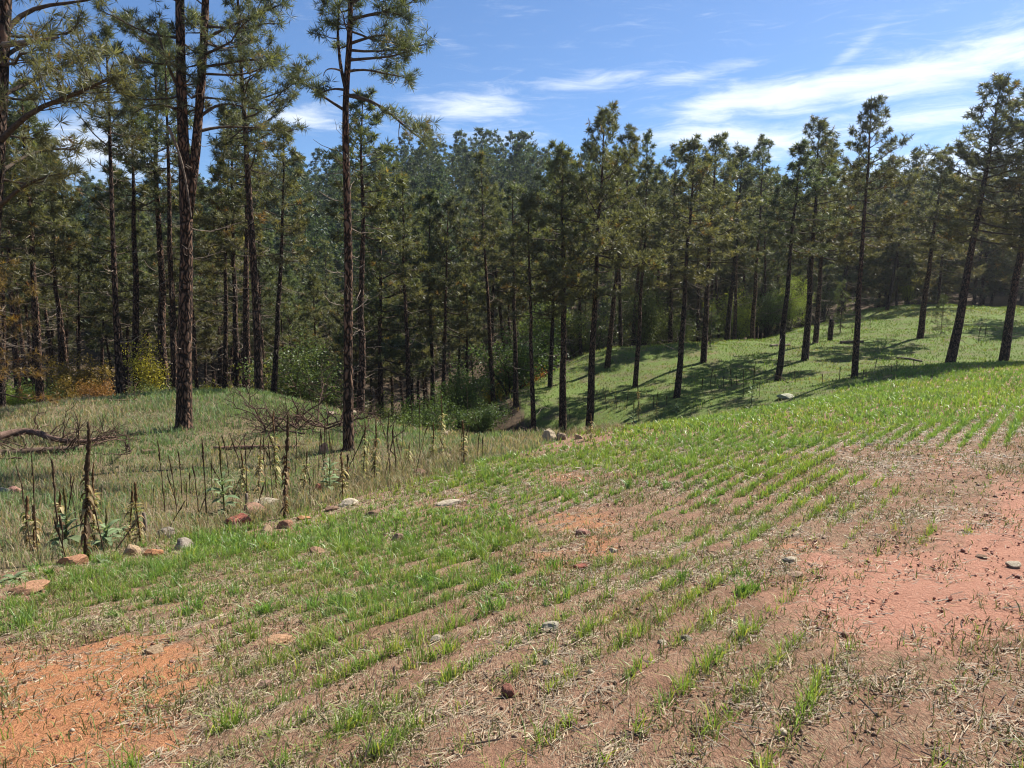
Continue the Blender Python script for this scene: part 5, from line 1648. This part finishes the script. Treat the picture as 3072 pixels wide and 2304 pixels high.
def litter():
    rng = np.random.default_rng(73)
    n = 170000
    y = 1.5+12.5*rng.uniform(0, 1, n)**1.5; x = rng.uniform(-1, 1, n)*(.74*y+1.0)
    z = base_h(x, y); u, v = project(x, y, z)
    p = .12+.9*sstep(fbm(x, y, .75, 95), .45, .62)
    p = p*(1-.8*blobs(u, v, PINK))*(1-.75*blobs(u, v, ORANGE))*(1-.35*blobs(u, v, [(2900, 2100, 350, 250, 1)]))
    ok = (field_side(x, y) > 0) & (rng.uniform(0, 1, n) < p)
    x, y = x[ok], y[ok]; n = len(x)
    L = rng.uniform(.02, .075, n)*rng.uniform(.6, 1.5, n); w = (.0016+.0005*y)*rng.uniform(.7, 1.5, n)
    g = rng.uniform(.45, 1.15, n)[:, None]
    c = np.where((rng.uniform(0, 1, n) < .6)[:, None], np.array([.44, .35, .235]), np.array([.30, .235, .165]))*g
    strips('straw_litter', x, y, L, w, rng, c, M['dry'], 'pale broken straw strewn over the field soil', 'straw', az=rng.normal(.9, .9, n))
    n = 1300
    y = 1.5+9*rng.uniform(0, 1, n)**1.3; x = rng.uniform(-.3, 1, n)*(.74*y+1.0)
    ok = (field_side(x, y) > 0)
    x, y = x[ok], y[ok]; n = len(x)
    c = np.where((rng.uniform(0, 1, n) < .65)[:, None], np.array([.07, .05, .038]), np.array([.36, .3, .22]))*rng.uniform(.6, 1.3, n)[:, None]
    strips('twig_litter', x, y, rng.uniform(.04, .16, n), rng.uniform(.003, .006, n), rng, c, M['dry'], 'dark broken twigs and stems lying on the bare soil', 'twigs', lift=.006)
    # bleached straw between the far rows
    n = 9000
    y = rng.uniform(9, 30, n); x = rng.uniform(-.2, .74, n)*y
    ok = (field_side(x, y) > .2) & (rng.uniform(0, 1, n) < sstep(fbm(x, y, 1.3, 44), .3, .8))
    x, y = x[ok], y[ok]; n = len(x)
    c = np.array([.34, .28, .21])*rng.uniform(.5, 1.2, n)[:, None]
    strips('bleached_straw', x, y, rng.uniform(.05, .16, n), .0008*y*rng.uniform(.6, 1.2, n), rng, c, M['dry'], 'bleached straw lying between the far grass rows', 'straw', lift=.03)
    # clods and pebbles
    n = 13000
    y = 1.5+11*rng.uniform(0, 1, n)**1.4; x = rng.uniform(-1, 1, n)*(.74*y+1.0)
    ok = (field_side(x, y) > 0)
    x, y = x[ok], y[ok]; n = len(x)
    z = height_many(x, y)
    u, v = project(x, y, z)
    s = rng.uniform(.004, .011, n)*(1+.06*y)*np.where(rng.uniform(0, 1, n) < .03, 1.8, 1)
    O = np.array([[1, 0, 0], [0, 1, 0], [-1, 0, 0], [0, -1, 0], [0, 0, .8], [0, 0, -.8]], float)
    V = O[None]*s[:, None, None]*rng.uniform(.6, 1.4, (n, 6, 1))+np.stack([x, y, z+s*.2], -1)[:, None]
    F = np.array([[0, 1, 4], [1, 2, 4], [2, 3, 4], [3, 0, 4], [1, 0, 5], [2, 1, 5], [3, 2, 5], [0, 3, 5]])
    t = (np.arange(n)[:, None, None]*6+F[None]).reshape(-1, 3)
    om = np.maximum(blobs(u, v, ORANGE), blobs(u, v, PINK))[:, None]
    c = (np.array([.24, .15, .10])*(1-om)+np.array([.34, .15, .10])*om)*rng.uniform(.5, 1.2, n)[:, None]
    c = np.where((rng.uniform(0, 1, n) < .05)[:, None], np.array([.45, .38, .28]), c)
    me = make_mesh('soil_clods', V.reshape(-1, 3), t, None, False, np.repeat(c, 6, 0))
    tag(obj('soil_clods', me, M['dry']), 'small clods and pebbles scattered over the soil', 'clods', kind='stuff')


litter()


def meadow():
    rng = np.random.default_rng(74)
    # grassy knoll: grey-green with tan drifts
    n = 135000
    y = 7+21*rng.uniform(0, 1, n)**.85; x = -rng.uniform(-.06, .80, n)*y
    ok = inpoly(x+.6*(fbm(x, y, 1.5, 4)-.5), y+.8*(fbm(x, y, 1.5, 6)-.5), KNOLL) & (field_side(x, y) < .1)
    x, y = x[ok], y[ok]; n = len(x)
    u, v = project(x, y, base_h(x, y))
    dry = np.maximum(sstep(fbm(x, y, 2.6, 41), .47, .6), blobs(u, v, [(220, 1250, 330, 50, .95), (620, 1520, 250, 70, .9), (1200, 1400, 320, 60, .9), (60, 1620, 200, 90, .8), (700, 1330, 60, 30, .8), (350, 1420, 80, 30, .7)]))
    isd = rng.uniform(0, 1, n) < dry*.48+.04
    h = rng.uniform(.05, .14, n)*np.where(isd, 1.25, 1.0)*(.7+.6*fbm(x, y, 1.1, 8)); w = (.0028+.0006*y)*rng.uniform(.7, 1.3, n)
    g = rng.uniform(.65, 1.3, n)[:, None]
    c = np.where(isd[:, None], np.array([.37, .30, .205]), np.array([.175, .255, .115]))*g
    la = fbm(x, y, 1.3, 77)*14+rng.normal(0, 1.8, n)
    h = h*(.45+1.3*fbm(x, y, .45, 19)**1.5*1.4)
    blades('meadow_grass', x, y, h, w, np.abs(rng.normal(.55, .35, n)), rng, c*.75, c, M['bunch'], 'grey-green and tan bunch grass covering the knoll', 'grass', clump_dir=la)
    # tall dry grass along the field edge
    n = 24000
    x = rng.uniform(-9, 9, n); t = rng.uniform(-.1, 1, n)
    y = crest_y(x)-.2+3.2*t+.8*rng.normal(0, .5, n)
    p = np.where(x > 3.5, .2, 1.0)*(.08+.92*sstep(fbm(x, y, 1.2, 55), .45, .62))
    ok = rng.uniform(0, 1, n) < p
    x, y = x[ok], y[ok]; n = len(x)
    h = rng.uniform(.10, .30, n)*(.5+.8*fbm(x, y, .9, 3)); w = (.0028+.0006*y)*rng.uniform(.7, 1.3, n)
    c = np.where((rng.uniform(0, 1, n) < .72)[:, None], np.array([.40, .32, .19]), np.array([.22, .26, .09]))*rng.uniform(.55, 1.25, n)[:, None]
    blades('tall_dry_grass', x, y, h, w, np.abs(rng.normal(.5, .4, n)), rng, c*.8, c, M['dry'], 'tall tan dry grass fringing the field edge', 'grass')
    # far slope
    n = 90000
    y = np.sqrt(rng.uniform(18**2, 66**2, n)); x = rng.uniform(.0, .78, n)*y
    ok = inpoly(x+.8*(fbm(x, y, 2, 4)-.5), y+1.2*(fbm(x, y, 2, 6)-.5), SLOPE) & (field_side(x, y) < 0)
    x, y = x[ok], y[ok]; n = len(x)
    h = rng.uniform(.04, .12, n)*(.4+1.3*fbm(x, y, 1.2, 18)); w = (.009+.0006*y)*rng.uniform(.7, 1.3, n)
    dry = sstep(fbm(x, y, 4, 88), .5, .68)
    c = np.where((rng.uniform(0, 1, n) < .22+.5*dry)[:, None], np.array([.24, .24, .095]), np.array([.14, .22, .05]))*rng.uniform(.7, 1.25, n)[:, None]
    blades('slope_grass', x, y, h, w, np.abs(rng.normal(.5, .35, n)), rng, c*.8, c, M['bunch'], 'short green grass on the sunlit far slope under the pines', 'grass')
    # undergrowth on the forest floor
    n = 26000
    y = np.sqrt(rng.uniform(24**2, 60**2, n)); x = rng.uniform(-.76, .5, n)*y
    ok = ~inpoly(x, y, SLOPE) & ~inpoly(x, y, KNOLL) & (field_side(x, y) < -1) & (fbm(x, y, 3, 31) > .42)
    x, y = x[ok], y[ok]; n = len(x)
    c = np.where((rng.uniform(0, 1, n) < .3)[:, None], np.array([.2, .15, .07]), np.array([.10, .14, .045]))*rng.uniform(.6, 1.3, n)[:, None]
    blades('undergrowth', x, y, rng.uniform(.12, .4, n), rng.uniform(.03, .06, n), np.abs(rng.normal(.6, .4, n)), rng, c*.8, c, M['grass'], 'low weeds and grass on the shaded forest floor', 'undergrowth')


meadow()


# ------------------------------------------------------------------ the air between here and the hill
def haze():
    V = np.array([[x, y, z] for z in (-16.0, 42.0) for (x, y) in ((-420, -160), (420, -160), (420, 740), (-420, 740))], float)
    F = [[3, 2, 1, 0], [4, 5, 6, 7], [0, 1, 5, 4], [1, 2, 6, 5], [2, 3, 7, 6], [3, 0, 4, 7]]
    me = make_mesh('haze', V, None, F)
    m, t, out = new_mat('haze_air')
    v = t.n('ShaderNodeVolumePrincipled')
    v.inputs['Color'].default_value = (.86, .92, 1.0, 1)
    v.inputs['Density'].default_value = HAZE
    v.inputs['Anisotropy'].default_value = 0.75
    t.put(out.inputs['Volume'], v.outputs[0])
    o = obj('haze', me, m); tag(o, 'thin sunlit haze in the air over the ravine', 'haze', kind='stuff')


HAZE = 0.00035
haze()
